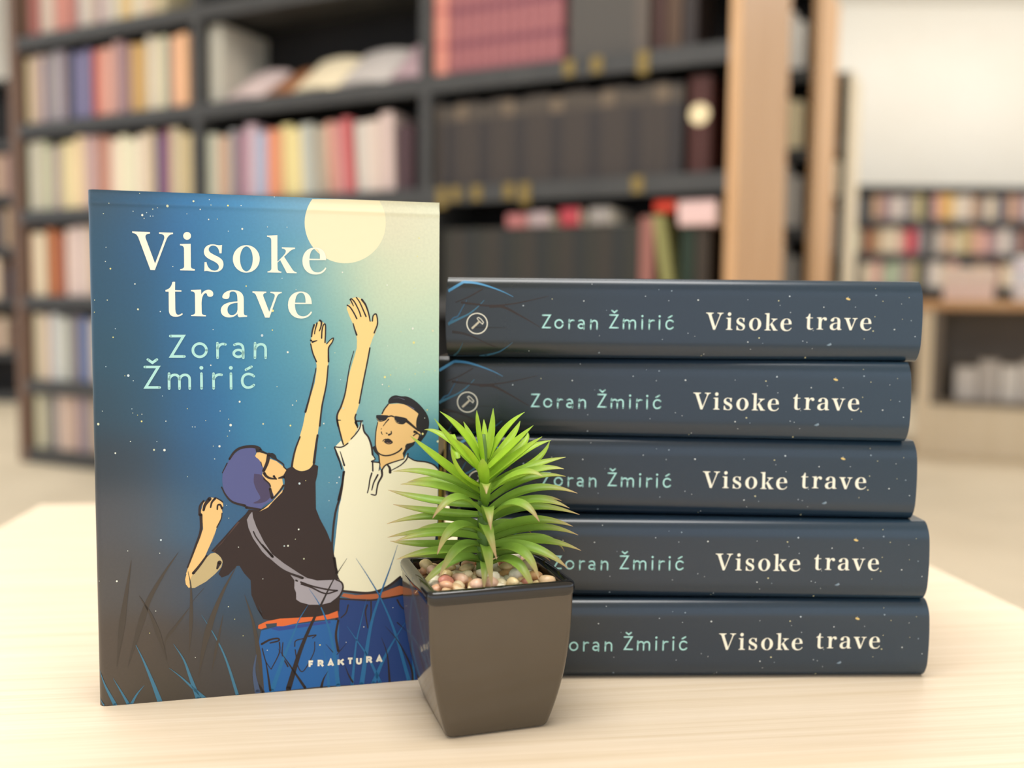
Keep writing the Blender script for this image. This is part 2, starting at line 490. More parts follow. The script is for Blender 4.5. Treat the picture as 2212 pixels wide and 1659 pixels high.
(2,0.72,0.64,45,31,29,[1631,931,1715,896,1800,847,1856,834,1934,855]),
(2,0.64,0.96,45,31,29,[1923,952,1970,924,1982,872,1951,803,1884,748]),
(2,0.80,0.64,45,31,29,[1587,965,1599,959]),
(2,0.32,0.64,45,31,29,[1714,730,1771,720]),
(2,0.96,0.56,45,31,29,[1299,430,1368,463,1433,468,1437,448,1368,434]),
(2,0.48,0.48,45,31,29,[1572,389,1581,437,1647,452]),
(2,0.72,0.40,45,31,29,[1689,469,1751,474,1722,451]),
(2,0.48,0.32,45,31,29,[1303,390,1329,281,1370,209]),
(2,0.56,0.40,45,31,29,[1446,433,1443,340,1375,204]),
(2,0.40,0.64,45,31,29,[1474,431,1469,319,1514,217]),
(2,0.40,0.48,45,31,29,[1741,415,1731,317,1645,166,1599,210,1576,359]),
(2,0.96,1.13,45,31,29,[1941,589,1921,461,1940,321]),
(2,0.84,1.21,45,31,29,[1901,1148,1931,1010]),
(2,1.13,1.13,45,31,29,[1909,1141,1928,1003]),
(2,0.09,2.11,32,111,164,[2455,1229,2385,1016,2297,773,2219,509,2141,2]),
(2,0.09,1.65,32,111,164,[2095,1128,2200,958,2317,742,2434,443,2559,-4]),
(2,0.09,1.93,32,111,164,[1694,890,1780,747,1836,606,1892,384,1939,12]),
(2,0.09,2.02,32,111,164,[1688,746,1611,622,1573,526,1487,317,1378,12]),
(2,0.09,1.29,32,111,164,[2183,760,2132,545,2094,369,2059,9]),
(2,0.09,1.47,32,111,164,[2015,536,2103,398,2200,240,2302,8]),
(2,0.09,1.93,32,111,164,[2535,549,2434,393,2336,219,2243,3]),
(2,0.09,1.10,32,111,164,[2476,1081,2532,898,2572,635,2603,-6]),
(2,0.09,1.10,32,111,164,[1816,340,1844,189,1858,11]),
(2,0.09,2.30,39,29,28,[2017,1134,1904,956,1799,746,1723,594,1618,346,1518,21]),
(2,0.09,1.01,39,29,28,[1303,400,1338,231,1366,18]),
(2,0.09,1.19,39,29,28,[1432,380,1505,267,1656,17]),
(2,0.09,1.01,39,29,28,[2313,414,2366,247,2387,-2]),
(2,0.09,1.01,39,29,28,[2346,512,2464,360,2573,129,2593,-5]),
(2,0.09,0.37,39,29,28,[2013,385,1930,290]),
(2,0.09,0.37,39,29,28,[1835,388,1894,313]),
(2,0.09,0.46,39,29,28,[2541,447,2452,536]),
(2,0.09,1.19,39,29,28,[1218,153,1254,101,1309,8]),
(2,0.09,1.19,39,29,28,[1853,149,1815,82,1796,14]),
(2,0.09,0.83,39,29,28,[1997,187,2026,104,2064,31]),
(2,0.09,1.93,66,122,149,[286,522,353,360,419,174,477,-5]),
(2,0.09,1.93,66,122,149,[589,486,668,344,719,186,779,-4]),
(2,0.09,1.47,66,122,149,[551,284,639,203,735,98,832,-5]),
(2,0.09,1.29,66,122,149,[814,718,920,526,1007,317,1096,-2]),
(2,0.09,1.19,66,122,149,[116,231,167,130,229,1]),
(2,0.09,1.19,66,122,149,[355,153,295,80,251,-1]),
(2,0.09,1.47,66,122,149,[6,309,56,168,126,6]),
(2,0.09,0.64,66,122,149,[3,69,19,39,38,11]),
(2,0.18,2.30,73,91,122,[1256,355,1234,191,1261,13]),
(3,0.14,2.48,73,65,56,[640,1259,522,1085,405,876,341,692,231,323]),
(3,0.14,2.57,73,65,56,[274,1211,240,999,195,702,145,330]),
(3,0.14,1.56,73,65,56,[713,1094,734,949,730,664,709,398]),
(3,0.14,2.66,73,65,56,[1100,1118,988,905,895,672,829,437,781,181]),
(3,0.14,1.19,73,65,56,[723,789,602,626,530,527,524,432]),
(3,0.14,0.55,73,65,56,[838,945,728,817]),
(3,0.14,1.93,73,65,56,[328,911,412,753,478,559,536,345]),
(3,0.14,2.02,73,65,56,[1163,865,1229,629,1272,354,1315,-2]),
(3,0.14,1.19,73,65,56,[987,706,947,505,889,220]),
]
STARS = [392,4182,163,4095,120,4013,341,4039,409,4011,442,4032,423,3986,489,4061,470,4005,489,4006,800,4136,922,4154,851,4072,935,4110,748,4033,1067,4110,1170,4115,915,3994,983,3999,1067,3904,1177,3926,134,3749,127,3637,163,3581,634,3607,40,3330,135,3331,36,3234,344,3463,363,3260,532,3244,1203,3460,601,4090,1377,3948,1377,3874,525,4073,1377,3950,1534,3951,1491,3529,1603,3438,1986,3589,2106,3545,2362,3488,2635,3893,2621,3738,2660,3697,2504,3509,2449,3410,2601,3464,1413,3260,1434,4195,1409,3099,1326,3053,1532,2915,1921,2910,1443,2627,1569,2470,1601,2505,1968,2681,2583,3119,2758,3101,2481,3092,2367,2969,2592,2998,2439,2777,2639,2822,2778,2753,2682,2743,2378,2622,2322,2637,2556,2595,2343,2701,2393,2719,2605,2727,1827,2308,1329,2317,1550,2297,2711,2414,938,3101,1326,3054,190,3103,172,3035,113,2799,916,2808,254,2725,280,2727,317,2685,537,2559,1141,2504,79,2442,302,2457,308,2423,344,2405,377,2412,374,2354,560,2352,728,2452,985,2429,870,2351,786,2300,765,2301,1052,2360,1067,2310,1058,2262,1040,2219,1328,2315,46,2337,488,2185,465,2118,545,2114,170,2099,927,2137,976,2135,286,2191,937,2030,1041,2218,927,2138,936,2031,721,1889,1027,1637,1043,1528,1835,2101,1868,1800,1867,1644,1673,1824,1621,1801,1612,1406,1584,1323,1523,1269,1492,1269,1655,1150,1118,1278,248,1291,505,1369,494,1259,24,1049,160,1044,455,775,404,592,760,357,1031,773,1081,662,1147,514,1313,995,1313,995,1654,1150,1522,1268,1493,1270,2415,672,2161,517,2008,392,1785,385,1344,373,1835,2102,1868,1801,1934,1796,1954,1844,2689,2341,2672,2203,2805,2133,2711,2412,2556,2592,1990,2438,1826,2309]
TITLE = {
 'Visoke': [[[661,7760,930,7758,927,7731,909,7730,893,7726,879,7719,869,7710,862,7697,860,7681,862,7660,998,7259,1134,7628,1144,7663,1145,7690,1139,7708,1127,7721,1110,7729,1090,7733,1066,7735,1066,7758,1280,7758,1279,7735,1261,7733,1245,7728,1229,7719,1214,7706,1199,7687,1185,7663,1172,7632,993,7152,925,7154,755,7660,745,7682,734,7700,723,7713,710,7723,696,7729,680,7734,663,7737]],
  [[1554,7715,1553,7701,1548,7688,1540,7675,1531,7665,1519,7657,1506,7652,1493,7650,1479,7651,1467,7656,1455,7663,1446,7673,1439,7684,1435,7698,1433,7712,1435,7726,1440,7739,1447,7751,1457,7762,1468,7769,1481,7774,1495,7776,1508,7775,1521,7771,1532,7764,1542,7754,1549,7742,1553,7729]],
  [[1383,7580,1547,7588,1545,7231,1546,7218,1549,7207,1554,7198,1561,7192,1572,7187,1587,7183,1606,7181,1604,7155,1379,7156,1379,7176,1396,7179,1410,7183,1421,7189,1430,7196,1436,7205,1440,7216,1441,7229,1443,7498,1442,7514,1439,7527,1433,7538,1425,7546,1414,7552,1400,7556,1382,7557]],
  [[2034,7584,2025,7446,1992,7445,1988,7473,1982,7498,1972,7521,1959,7540,1943,7555,1923,7564,1900,7568,1881,7567,1865,7562,1851,7553,1839,7542,1831,7530,1826,7516,1825,7501,1828,7485,1835,7471,1847,7458,1862,7446,1881,7435,1904,7422,1930,7409,1962,7394,1989,7378,2012,7361,2030,7342,2043,7321,2050,7297,2053,7269,2049,7239,2040,7212,2025,7188,2005,7169,1981,7154,1952,7145,1920,7142,1901,7142,1883,7143,1865,7145,1847,7147,1830,7150,1813,7153,1797,7155,1789,7156,1781,7155,1774,7155,1768,7154,1762,7153,1757,7152,1751,7150,1757,7299,1788,7300,1794,7268,1804,7239,1818,7214,1836,7193,1857,7176,1881,7166,1908,7162,1926,7164,1942,7169,1956,7177,1967,7187,1975,7199,1979,7213,1980,7227,1977,7244,1970,7259,1960,7273,1945,7286,1928,7298,1907,7311,1883,7323,1851,7337,1823,7353,1797,7370,1777,7389,1761,7411,1752,7436,1749,7466,1752,7494,1762,7519,1776,7541,1796,7560,1820,7575,1849,7585,1880,7589,1899,7589,1917,7587,1933,7585,1948,7581,1963,7579,1977,7577,1991,7576,1999,7577,2007,7578,2013,7579,2019,7580,2025,7581,2030,7583,2034,7584]],
  [[2627,7370,2624,7335,2616,7300,2603,7267,2585,7236,2563,7208,2537,7185,2508,7166,2477,7152,2444,7143,2411,7139,2377,7141,2345,7149,2314,7162,2286,7180,2260,7202,2239,7229,2222,7258,2210,7291,2202,7325,2200,7360,2203,7395,2211,7430,2224,7463,2242,7493,2264,7521,2290,7544,2318,7563,2349,7578,2382,7587,2415,7590,2449,7589,2481,7581,2512,7568,2541,7551,2566,7528,2587,7502,2605,7472,2617,7440,2625,7405],[2515,7367,2513,7332,2508,7297,2501,7265,2490,7236,2478,7210,2463,7189,2447,7174,2430,7165,2412,7161,2395,7164,2378,7173,2362,7187,2348,7207,2336,7232,2326,7261,2319,7293,2315,7327,2314,7363,2315,7398,2320,7432,2328,7465,2338,7494,2351,7519,2366,7540,2382,7555,2399,7565,2416,7569,2434,7566,2451,7557,2466,7543,2481,7523,2493,7498,2503,7469,2510,7437,2514,7403]],
  [[2746,7754,2913,7766,2910,7330,3002,7428,3019,7449,3032,7467,3040,7484,3045,7498,3046,7511,3043,7521,3036,7530,3030,7535,3023,7540,3016,7543,3008,7546,2999,7548,2991,7549,2982,7551,2982,7571,3196,7570,3196,7548,3178,7545,3161,7539,3146,7532,3132,7523,3118,7513,3104,7500,3090,7486,3018,7415,3149,7211,3156,7200,3164,7190,3172,7183,3182,7176,3192,7171,3205,7167,3219,7164,3218,7146,3060,7147,2954,7358,2910,7316,2912,7220,2914,7206,2918,7195,2924,7187,2932,7180,2944,7175,2957,7171,2974,7168,2972,7149,2748,7150,2748,7168,2765,7171,2779,7175,2791,7181,2800,7188,2806,7197,2810,7209,2811,7224,2813,7678,2811,7693,2808,7706,2802,7716,2793,7723,2781,7729,2765,7733,2746,7735]],
  [[3427,7369,3704,7376,3701,7429,3690,7475,3671,7513,3645,7543,3612,7564,3571,7577,3524,7580,3472,7573,3426,7557,3388,7531,3356,7496,3333,7455,3318,7407,3313,7353,3318,7297,3333,7248,3357,7207,3389,7174,3429,7150,3475,7135,3527,7131,3563,7134,3595,7141,3625,7153,3651,7169,3673,7189,3692,7213,3708,7241,3690,7254,3675,7232,3659,7214,3641,7198,3623,7185,3603,7176,3582,7170,3559,7168,3523,7172,3493,7185,3469,7207,3450,7237,3437,7274,3429,7319,3427,7369],[3430,7393,3601,7394,3601,7436,3597,7473,3591,7504,3580,7528,3567,7546,3550,7556,3529,7559,3506,7555,3486,7545,3468,7527,3454,7504,3443,7473,3434,7436,3430,7393]]],
 'trave': [[[1299,6970,1296,6838,1394,6836,1393,6813,1296,6812,1295,6531,1297,6504,1300,6483,1305,6466,1311,6454,1319,6445,1329,6440,1339,6439,1350,6440,1360,6443,1370,6447,1378,6452,1386,6457,1392,6462,1398,6467,1408,6450,1397,6438,1384,6428,1369,6420,1353,6414,1335,6409,1315,6407,1294,6406,1264,6409,1240,6417,1222,6430,1209,6447,1201,6468,1196,6491,1195,6516,1197,6810,1149,6810,1149,6837,1174,6844,1195,6856,1213,6872,1228,6891,1240,6914,1249,6939,1255,6965,1270,6971]],
  [[1540,6843,1697,6851,1700,6773,1712,6794,1726,6811,1741,6825,1757,6836,1775,6844,1793,6849,1812,6851,1831,6850,1847,6845,1861,6837,1872,6827,1880,6814,1885,6800,1887,6783,1886,6771,1882,6760,1876,6752,1868,6745,1859,6740,1848,6737,1837,6736,1826,6736,1816,6739,1808,6742,1800,6748,1795,6755,1791,6764,1789,6775,1786,6784,1780,6791,1771,6794,1762,6793,1752,6788,1742,6780,1733,6767,1725,6751,1718,6733,1712,6713,1708,6692,1705,6670,1703,6647,1702,6624,1703,6480,1704,6467,1708,6457,1714,6450,1723,6445,1735,6441,1749,6439,1767,6437,1766,6416,1537,6419,1537,6438,1555,6440,1570,6444,1581,6448,1590,6454,1595,6463,1598,6473,1600,6486,1601,6765,1600,6781,1597,6794,1592,6804,1583,6811,1572,6816,1558,6820,1540,6821]],
  [[2027,6737,2031,6760,2044,6783,2063,6805,2089,6823,2120,6838,2155,6848,2193,6852,2238,6849,2276,6841,2308,6826,2333,6805,2351,6778,2362,6746,2366,6707,2365,6480,2366,6467,2369,6457,2374,6449,2381,6444,2391,6441,2402,6439,2417,6438,2416,6416,2300,6407,2290,6408,2281,6412,2275,6419,2270,6428,2266,6439,2264,6451,2264,6465,2250,6449,2234,6435,2217,6423,2197,6414,2176,6408,2153,6404,2128,6402,2096,6405,2068,6413,2044,6426,2025,6443,2011,6465,2003,6490,2000,6518,2006,6554,2023,6585,2050,6612,2088,6633,2137,6650,2196,6661,2266,6668,2264,6727,2262,6756,2257,6780,2250,6799,2240,6812,2227,6822,2211,6827,2193,6828,2179,6827,2168,6825,2159,6820,2152,6814,2147,6807,2144,6797,2143,6787,2143,6767,2141,6749,2137,6734,2131,6721,2122,6712,2109,6706,2092,6704,2076,6704,2062,6706,2050,6709,2040,6714,2033,6720,2028,6728,2027,6737],[2266,6644,2225,6640,2190,6632,2160,6620,2137,6604,2120,6584,2110,6560,2106,6533,2107,6508,2112,6487,2120,6471,2131,6458,2144,6448,2159,6443,2175,6441,2196,6444,2216,6452,2232,6463,2246,6479,2256,6497,2262,6518,2265,6541]],
  [[2505,6836,2727,6834,2726,6812,2710,6810,2697,6806,2687,6800,2680,6792,2676,6782,2676,6769,2680,6753,2771,6501,2857,6742,2861,6761,2861,6776,2857,6789,2848,6798,2835,6805,2816,6810,2792,6813,2792,6833,2977,6833,2974,6813,2958,6810,2945,6805,2932,6799,2921,6790,2911,6779,2903,6765,2895,6749,2773,6404,2703,6405,2572,6745,2566,6763,2558,6778,2550,6790,2541,6800,2531,6806,2519,6811,2505,6814]],
  [[3187,6635,3464,6638,3460,6691,3449,6738,3431,6776,3405,6806,3372,6828,3332,6841,3284,6845,3233,6839,3187,6823,3148,6797,3117,6763,3094,6722,3079,6673,3074,6619,3079,6563,3094,6514,3118,6472,3150,6439,3189,6414,3235,6399,3287,6394,3322,6397,3355,6404,3384,6416,3410,6432,3433,6451,3452,6475,3467,6502,3449,6516,3434,6495,3418,6476,3401,6460,3382,6448,3362,6439,3341,6433,3319,6431,3283,6435,3253,6449,3229,6471,3211,6502,3197,6539,3190,6584,3187,6635],[3190,6658,3361,6658,3361,6700,3357,6737,3351,6768,3341,6792,3327,6810,3310,6821,3289,6824,3266,6820,3246,6810,3229,6793,3214,6769,3203,6739,3195,6702,3190,6658]]],
}
AUTHOR = {
 'Zoran': ([[1211,6093,1414,6094,1218,5762,1423,5761],[1767,5863,1765,5842,1759,5822,1749,5803,1735,5787,1719,5773,1701,5763,1681,5757,1660,5755,1639,5757,1620,5763,1601,5773,1586,5787,1573,5803,1563,5822,1558,5842,1556,5863,1558,5884,1564,5905,1574,5923,1588,5940,1604,5953,1622,5963,1642,5970,1663,5972,1684,5970,1703,5964,1722,5954,1737,5940,1750,5924,1760,5905,1766,5885,1767,5863],[1941,5979,1941,5738],[1943,5894,1952,5915,1964,5933,1978,5947,1994,5957,2011,5964,2029,5966,2048,5964,2066,5959],[2209,5951,2228,5960,2250,5967,2273,5969,2295,5965,2315,5956,2332,5939,2343,5914,2347,5880,2348,5737],[2346,5811,2343,5796,2336,5783,2324,5771,2308,5762,2290,5756,2271,5754,2251,5756,2233,5762,2218,5771,2206,5783,2199,5796,2197,5811,2199,5826,2207,5839,2219,5851,2235,5860,2253,5866,2272,5868,2291,5866,2309,5860,2324,5851,2336,5839,2344,5826,2346,5811],[2539,5980,2534,5737],[2539,5880,2551,5915,2573,5941,2600,5957,2630,5964,2659,5960,2684,5945,2701,5919,2707,5880,2706,5737]],
  []),
 'Zmiric': ([[862,5711,930,5660,998,5711],[813,5592,1019,5591,822,5260,1033,5257],[1182,5481,1179,5238],[1183,5388,1195,5420,1216,5443,1241,5457,1269,5462,1296,5458,1318,5444,1334,5421,1340,5387,1339,5236],[1342,5387,1354,5419,1374,5442,1400,5456,1428,5461,1455,5457,1477,5443,1493,5420,1499,5386,1498,5235],[1684,5479,1683,5236],[1873,5477,1872,5234],[1874,5390,1884,5411,1896,5428,1910,5442,1926,5452,1943,5459,1962,5462,1981,5461,2000,5457],[2148,5476,2148,5231],[2512,5432,2487,5453,2457,5465,2427,5470,2397,5465,2370,5452,2347,5429,2332,5397,2326,5355,2331,5313,2346,5281,2367,5259,2394,5245,2424,5242,2455,5247,2485,5261,2511,5284],[2387,5539,2477,5590]],
  [[1684,5574],[2148,5572]]),
}
PUBLISHER = [[3393,397,3393,492,3451,488],[3393,447,3440,443],[3546,395,3546,492,3588,488,3605,479,3610,462,3605,445,3588,440,3546,443],[3622,388,3584,440],[3711,391,3752,489,3793,384],[3727,418,3777,414],[3887,392,3887,488],[3971,481,3891,428],[3973,385,3919,449],[4046,491,4125,485],[4085,488,4085,390],[4204,486,4204,418,4213,395,4238,385,4260,391,4270,412,4270,481],[4378,392,4378,488,4422,485,4440,476,4446,459,4440,442,4422,437,4378,440],[4458,385,4418,437],[4546,392,4590,489,4633,385],[4563,419,4616,415]]
LEAVES = [[-11.4,380.5,102.8,-13.4,379.5,116.0,-14.0,378.0,124.2,3.4,0.0],[-12.2,380.5,103.3,-19.6,380.8,114.7,-28.9,380.0,123.3,3.2,0.0],[-12.6,383.5,103.3,-16.2,387.6,110.7,-19.9,391.0,118.0,2.4,0.0],[-10.5,383.5,103.9,-11.0,389.4,112.1,-11.6,394.0,118.7,2.0,0.0],[-9.9,383.5,103.9,-8.1,385.1,114.3,-7.6,387.0,124.1,2.4,0.0],[-9.7,383.5,102.3,-3.5,383.9,114.5,5.3,385.0,122.9,3.0,0.0],[-9.4,383.5,101.3,-0.9,389.4,110.6,3.6,394.0,118.2,2.8,0.0],[-9.1,380.5,100.7,0.2,380.8,109.7,8.8,380.0,118.1,3.2,0.0],[-11.6,380.5,99.1,-21.4,377.7,108.8,-30.8,375.0,121.1,3.8,0.0],[-12.3,383.5,100.2,-26.9,389.4,111.3,-36.4,394.0,114.1,2.6,0.2],[-11.6,380.5,96.5,-17.0,371.5,108.3,-23.0,365.0,114.6,3.8,0.0],[-11.3,380.5,92.8,-20.4,373.3,100.7,-23.7,368.0,111.8,3.4,0.0],[-11.3,380.5,90.2,-27.1,378.3,102.4,-40.3,376.0,113.8,4.0,0.1],[-9.0,380.5,96.5,1.8,379.5,105.7,12.3,378.0,113.8,3.6,0.1],[-9.1,383.5,94.4,4.5,388.2,105.5,16.5,392.0,110.4,3.0,0.1],[-9.1,383.5,93.3,8.3,390.7,100.3,16.1,396.0,109.6,2.8,0.1],[-9.1,383.5,98.1,3.4,391.3,107.1,6.9,397.0,113.0,2.8,0.0],[-10.6,380.5,93.3,-11.1,373.3,100.8,-11.2,368.0,106.3,3.6,0.1],[-21.7,383.5,103.8,-24.4,391.9,110.5,-24.5,398.0,111.6,2.4,0.0],[-9.1,383.5,92.3,6.6,384.5,99.9,22.4,386.0,104.4,3.4,0.3],[-9.0,380.5,91.8,8.1,378.9,99.6,21.2,377.0,101.0,3.4,0.4],[-9.2,380.5,90.2,2.9,373.3,99.5,12.4,368.0,99.4,3.6,0.4],[-9.0,383.5,86.4,6.7,387.0,95.0,22.7,390.0,95.7,3.2,0.4],[-8.9,380.5,82.8,8.2,380.8,91.9,27.0,380.0,90.6,3.6,0.6],[-8.5,383.5,83.2,9.6,391.9,86.0,21.6,398.0,83.8,2.6,0.8],[-8.9,380.5,82.3,8.2,378.3,87.9,23.6,376.0,85.3,3.4,0.6],[-8.9,383.5,77.9,7.9,385.7,83.5,28.6,388.0,80.1,3.4,0.6],[-8.9,380.5,80.1,2.0,368.4,88.8,11.1,360.0,83.3,3.8,0.7],[-10.4,380.5,85.4,-9.9,367.1,96.2,-9.3,358.0,94.2,3.6,0.6],[-11.6,380.5,89.1,-29.8,380.1,97.4,-47.6,379.0,98.9,3.4,0.5],[-11.5,380.5,87.5,-28.0,377.0,93.3,-44.0,374.0,94.6,3.4,0.5],[-11.6,383.5,88.0,-28.9,389.4,93.3,-43.5,394.0,91.8,3.0,0.5],[-11.6,383.5,84.3,-32.7,384.5,86.2,-50.6,386.0,90.0,3.4,0.6],[-11.5,380.5,81.2,-29.3,380.8,82.0,-47.7,380.0,85.2,3.4,0.6],[-11.5,380.5,82.2,-20.8,368.4,90.6,-30.0,360.0,84.1,3.8,0.7],[-9.4,380.5,78.6,-8.8,364.6,87.7,-7.4,354.0,81.2,3.8,0.7],[-11.5,382.0,76.1,-29.9,382.0,79.9,-50.6,382.0,76.7,3.4,0.6],[-11.5,383.5,73.0,-29.0,391.9,73.6,-42.3,398.0,69.2,3.0,0.7],[-11.5,383.5,71.4,-31.7,385.7,72.8,-51.1,388.0,69.6,3.2,0.6],[-11.4,380.5,71.6,-29.5,377.7,74.0,-46.3,375.0,71.3,3.2,0.6],[-11.4,380.5,74.3,-21.2,368.4,79.1,-28.1,360.0,70.0,3.8,0.7],[-10.1,380.5,73.2,-9.5,364.6,80.1,-5.1,354.0,70.0,4.0,0.7],[-8.8,382.0,72.9,8.4,382.0,78.7,25.5,382.0,76.5,3.8,0.6],[-8.9,383.5,69.9,10.1,385.1,75.1,28.1,387.0,71.7,3.4,0.6],[-8.8,380.5,68.5,11.1,380.8,70.8,28.9,380.0,67.0,3.4,0.6],[-8.8,383.5,68.3,12.5,391.9,69.4,23.1,398.0,61.9,3.0,0.6],[-8.8,380.5,68.5,8.3,372.7,69.8,22.8,367.0,63.1,3.8,0.7],[-8.8,380.5,66.3,3.7,368.4,69.9,11.2,360.0,60.6,3.8,0.7],[-11.5,383.5,68.8,-33.7,383.9,67.9,-49.6,385.0,68.9,3.2,0.6],[-11.4,380.5,66.3,-29.4,377.0,67.0,-45.5,374.0,64.1,3.4,0.6],[-11.3,380.5,62.1,-27.1,380.8,64.2,-44.8,380.0,63.4,3.4,0.7],[-11.4,380.5,68.4,-20.1,368.4,70.6,-27.4,360.0,60.8,3.6,0.8],[-11.3,380.5,62.1,-22.7,369.6,64.9,-36.9,362.0,54.0,3.6,0.8],[-9.2,380.5,59.9,-9.2,365.3,71.8,-6.6,355.0,57.5,3.8,0.7],[-10.5,380.5,58.3,-9.9,365.9,65.0,-9.9,356.0,56.5,3.0,0.8],[-8.7,380.5,60.5,1.7,367.1,65.5,10.0,358.0,54.9,3.8,0.7],[-8.8,383.5,62.9,6.1,390.7,63.9,17.1,396.0,58.2,3.2,0.7],[-11.0,383.5,75.7,-20.5,394.4,71.5,-29.7,402.0,64.0,3.0,0.7],[-9.4,383.5,75.2,0.6,394.4,75.0,9.5,402.0,68.3,3.0,0.7]]
BOOKS = [
 ('A',0,'tan',(176,152,132),2899,2950,1750,270,0),
 ('A',0,'brick red',(165,95,88),2842,2899,1750,268,0),
 ('A',0,'cream',(214,192,172),2748,2842,1750,265,0),
 ('A',0,'salmon',(214,148,130),2656,2748,1750,261,0),
 ('A',0,'dusty red',(170,110,104),2613,2656,1750,258,0),
 ('A',0,'cream',(206,190,178),2508,2613,1750,255,0),
 ('A',0,'mauve',(168,138,140),2469,2508,1750,252,0),
 ('A',0,'cream',(220,202,182),2380,2469,1750,249,0),
 ('A',0,'pale orange',(228,196,140),2305,2380,1750,246,0),
 ('A',0,'cream',(220,204,176),2207,2305,1750,242,0),
 ('A',0,'khaki',(204,188,150),2145,2207,1750,239,0),
 ('A',1,'cream',(212,190,158),2891,2955,1400,300,0),
 ('A',1,'cream',(208,184,168),2829,2891,1400,300,0),
 ('A',1,'purple',(116,106,140),2812,2826,1400,300,0),
 ('A',1,'pale grey',(172,160,162),2696,2810,1400,300,0),
 ('A',1,'black',(44,42,46),2656,2694,1400,300,0),
 ('A',1,'violet and pink',(128,118,160),2541,2650,1400,300,0),
 ('A',1,'red',(200,92,68),2489,2541,1400,300,0),
 ('A',1,'salmon',(224,166,148),2427,2489,1400,300,0),
 ('A',1,'pale pink',(206,168,160),2381,2427,1400,300,0),
 ('A',1,'plum',(140,108,116),2323,2381,1400,297,0),
 ('A',1,'ochre',(206,166,112),2247,2323,1400,300,0),
 ('A',1,'cream',(220,204,180),2136,2247,1400,300,0),
 ('A',1,'grey',(150,144,138),2117,2133,1400,300,0),
 ('A',1,'peach',(238,180,148),2023,2114,1400,295,0),
 ('A',2,'mauve',(186,160,162),2930,2988,1050,300,0),
 ('A',2,'pale grey',(206,198,178),2782,2930,1050,300,0),
 ('A',2,'taupe',(176,156,146),2729,2782,1050,300,0),
 ('A',2,'pale yellow',(238,222,172),2593,2729,1050,300,0),
 ('A',2,'pink',(204,172,168),2534,2590,1050,300,0),
 ('A',2,'terracotta',(194,148,126),2448,2532,1050,300,0),
 ('A',2,'cream',(240,224,200),2256,2443,1050,300,0),
 ('A',2,'tan',(204,182,152),2207,2253,1050,300,0),
 ('A',2,'purple',(108,92,128),2163,2204,1050,300,0),
 ('A',2,'maroon',(150,84,104),2124,2163,1050,300,0),
 ('A',2,'cream',(208,190,152),2021,2120,1050,300,0),
 ('A',3,'cream',(230,212,178),2835,2980,700,300,0),
 ('A',3,'brown',(178,112,64),2739,2829,700,300,0),
 ('A',3,'dark red',(140,70,66),2714,2739,700,300,0),
 ('A',3,'cream',(228,206,192),2580,2714,700,300,0),
 ('A',3,'tan',(200,170,140),2474,2580,700,300,0),
 ('A',3,'grey',(150,150,150),2370,2474,700,300,0),
 ('A',4,'cream',(218,202,176),2860,3007,350,300,0),
 ('A',4,'pale pink',(214,186,168),2826,2860,350,300,0),
 ('A',4,'pale grey',(206,208,204),2729,2823,350,300,0),
 ('A',4,'grey',(140,136,134),2652,2724,350,300,0),
 ('A',4,'blue',(80,110,160),2591,2646,350,300,0),
 ('A',4,'cream',(210,196,170),2484,2589,350,300,0),
 ('A',5,'cream',(206,192,170),2865,2992,60,264,0),
 ('A',5,'grey',(130,128,124),2819,2862,60,246,0),
 ('A',5,'beige',(206,186,168),2686,2810,60,256,0),
 ('A',5,'brown',(140,104,92),2663,2683,60,261,0),
 ('A',5,'grey',(160,150,144),2597,2660,60,264,0),
 ('A',5,'tan',(190,170,150),2494,2594,60,270,0),
 ('B',2,'pale grey',(196,192,176),1884,1978,1050,300,0),
 ('B',2,'tan',(202,166,140),1829,1882,1050,275,0),
 ('B',2,'grey',(150,148,148),1791,1826,1050,280,0),
 ('B',2,'maroon',(150,100,118),1756,1791,1050,286,0),
 ('B',2,'lilac',(200,172,180),1706,1756,1050,292,0),
 ('B',2,'pale blue',(166,178,200),1657,1706,1050,294,0),
 ('B',2,'orange',(226,134,100),1617,1655,1050,296,0),
 ('B',2,'tan orange',(216,156,116),1580,1617,1050,289,0),
 ('B',2,'yellow',(234,212,146),1494,1578,1050,290,4),
 ('B',2,'pale grey',(184,184,172),1437,1488,1050,279,3),
 ('B',2,'taupe',(182,166,146),1388,1435,1050,275,2),
 ('B',2,'rose pink',(202,144,134),1310,1380,1050,300,5),
 ('B',2,'red',(196,100,100),1270,1308,1050,300,5),
 ('B',2,'white',(206,196,184),1213,1266,1050,293,3),
 ('B',2,'pale pink',(212,190,178),1113,1211,1050,297,2),
 ('B',2,'dark maroon',(74,52,56),1041,1102,1050,262,0),
]
SPINE_GRASS = [
 (79,144,184,1.20,1.20,[4,584,139,668]),
 (79,144,184,1.20,0.20,[139,668,250,659,371,628,492,584,583,540]),
 (51,97,127,1.00,0.20,[6,283,51,344,91,364,131,435,170,506]),
 (63,118,144,1.20,0.20,[5,293,91,334,191,385,262,441,326,507]),
 (51,90,102,0.80,0.20,[53,6,93,42,118,82,138,128]),
 (51,97,122,1.00,0.20,[285,3,366,19,457,46,517,82,582,133]),
 (50,38,31,1.00,0.20,[120,485,241,471,392,458,593,480,744,512,894,548]),
 (50,38,31,1.40,0.20,[372,453,493,449,655,370,828,272]),
 (46,38,32,1.20,0.20,[41,223,142,209,244,175,345,125,446,86]),
 (42,42,40,0.60,0.20,[223,265,394,265,535,264]),
 (50,38,31,0.40,0.60,[70,485,190,536,311,607]),
]
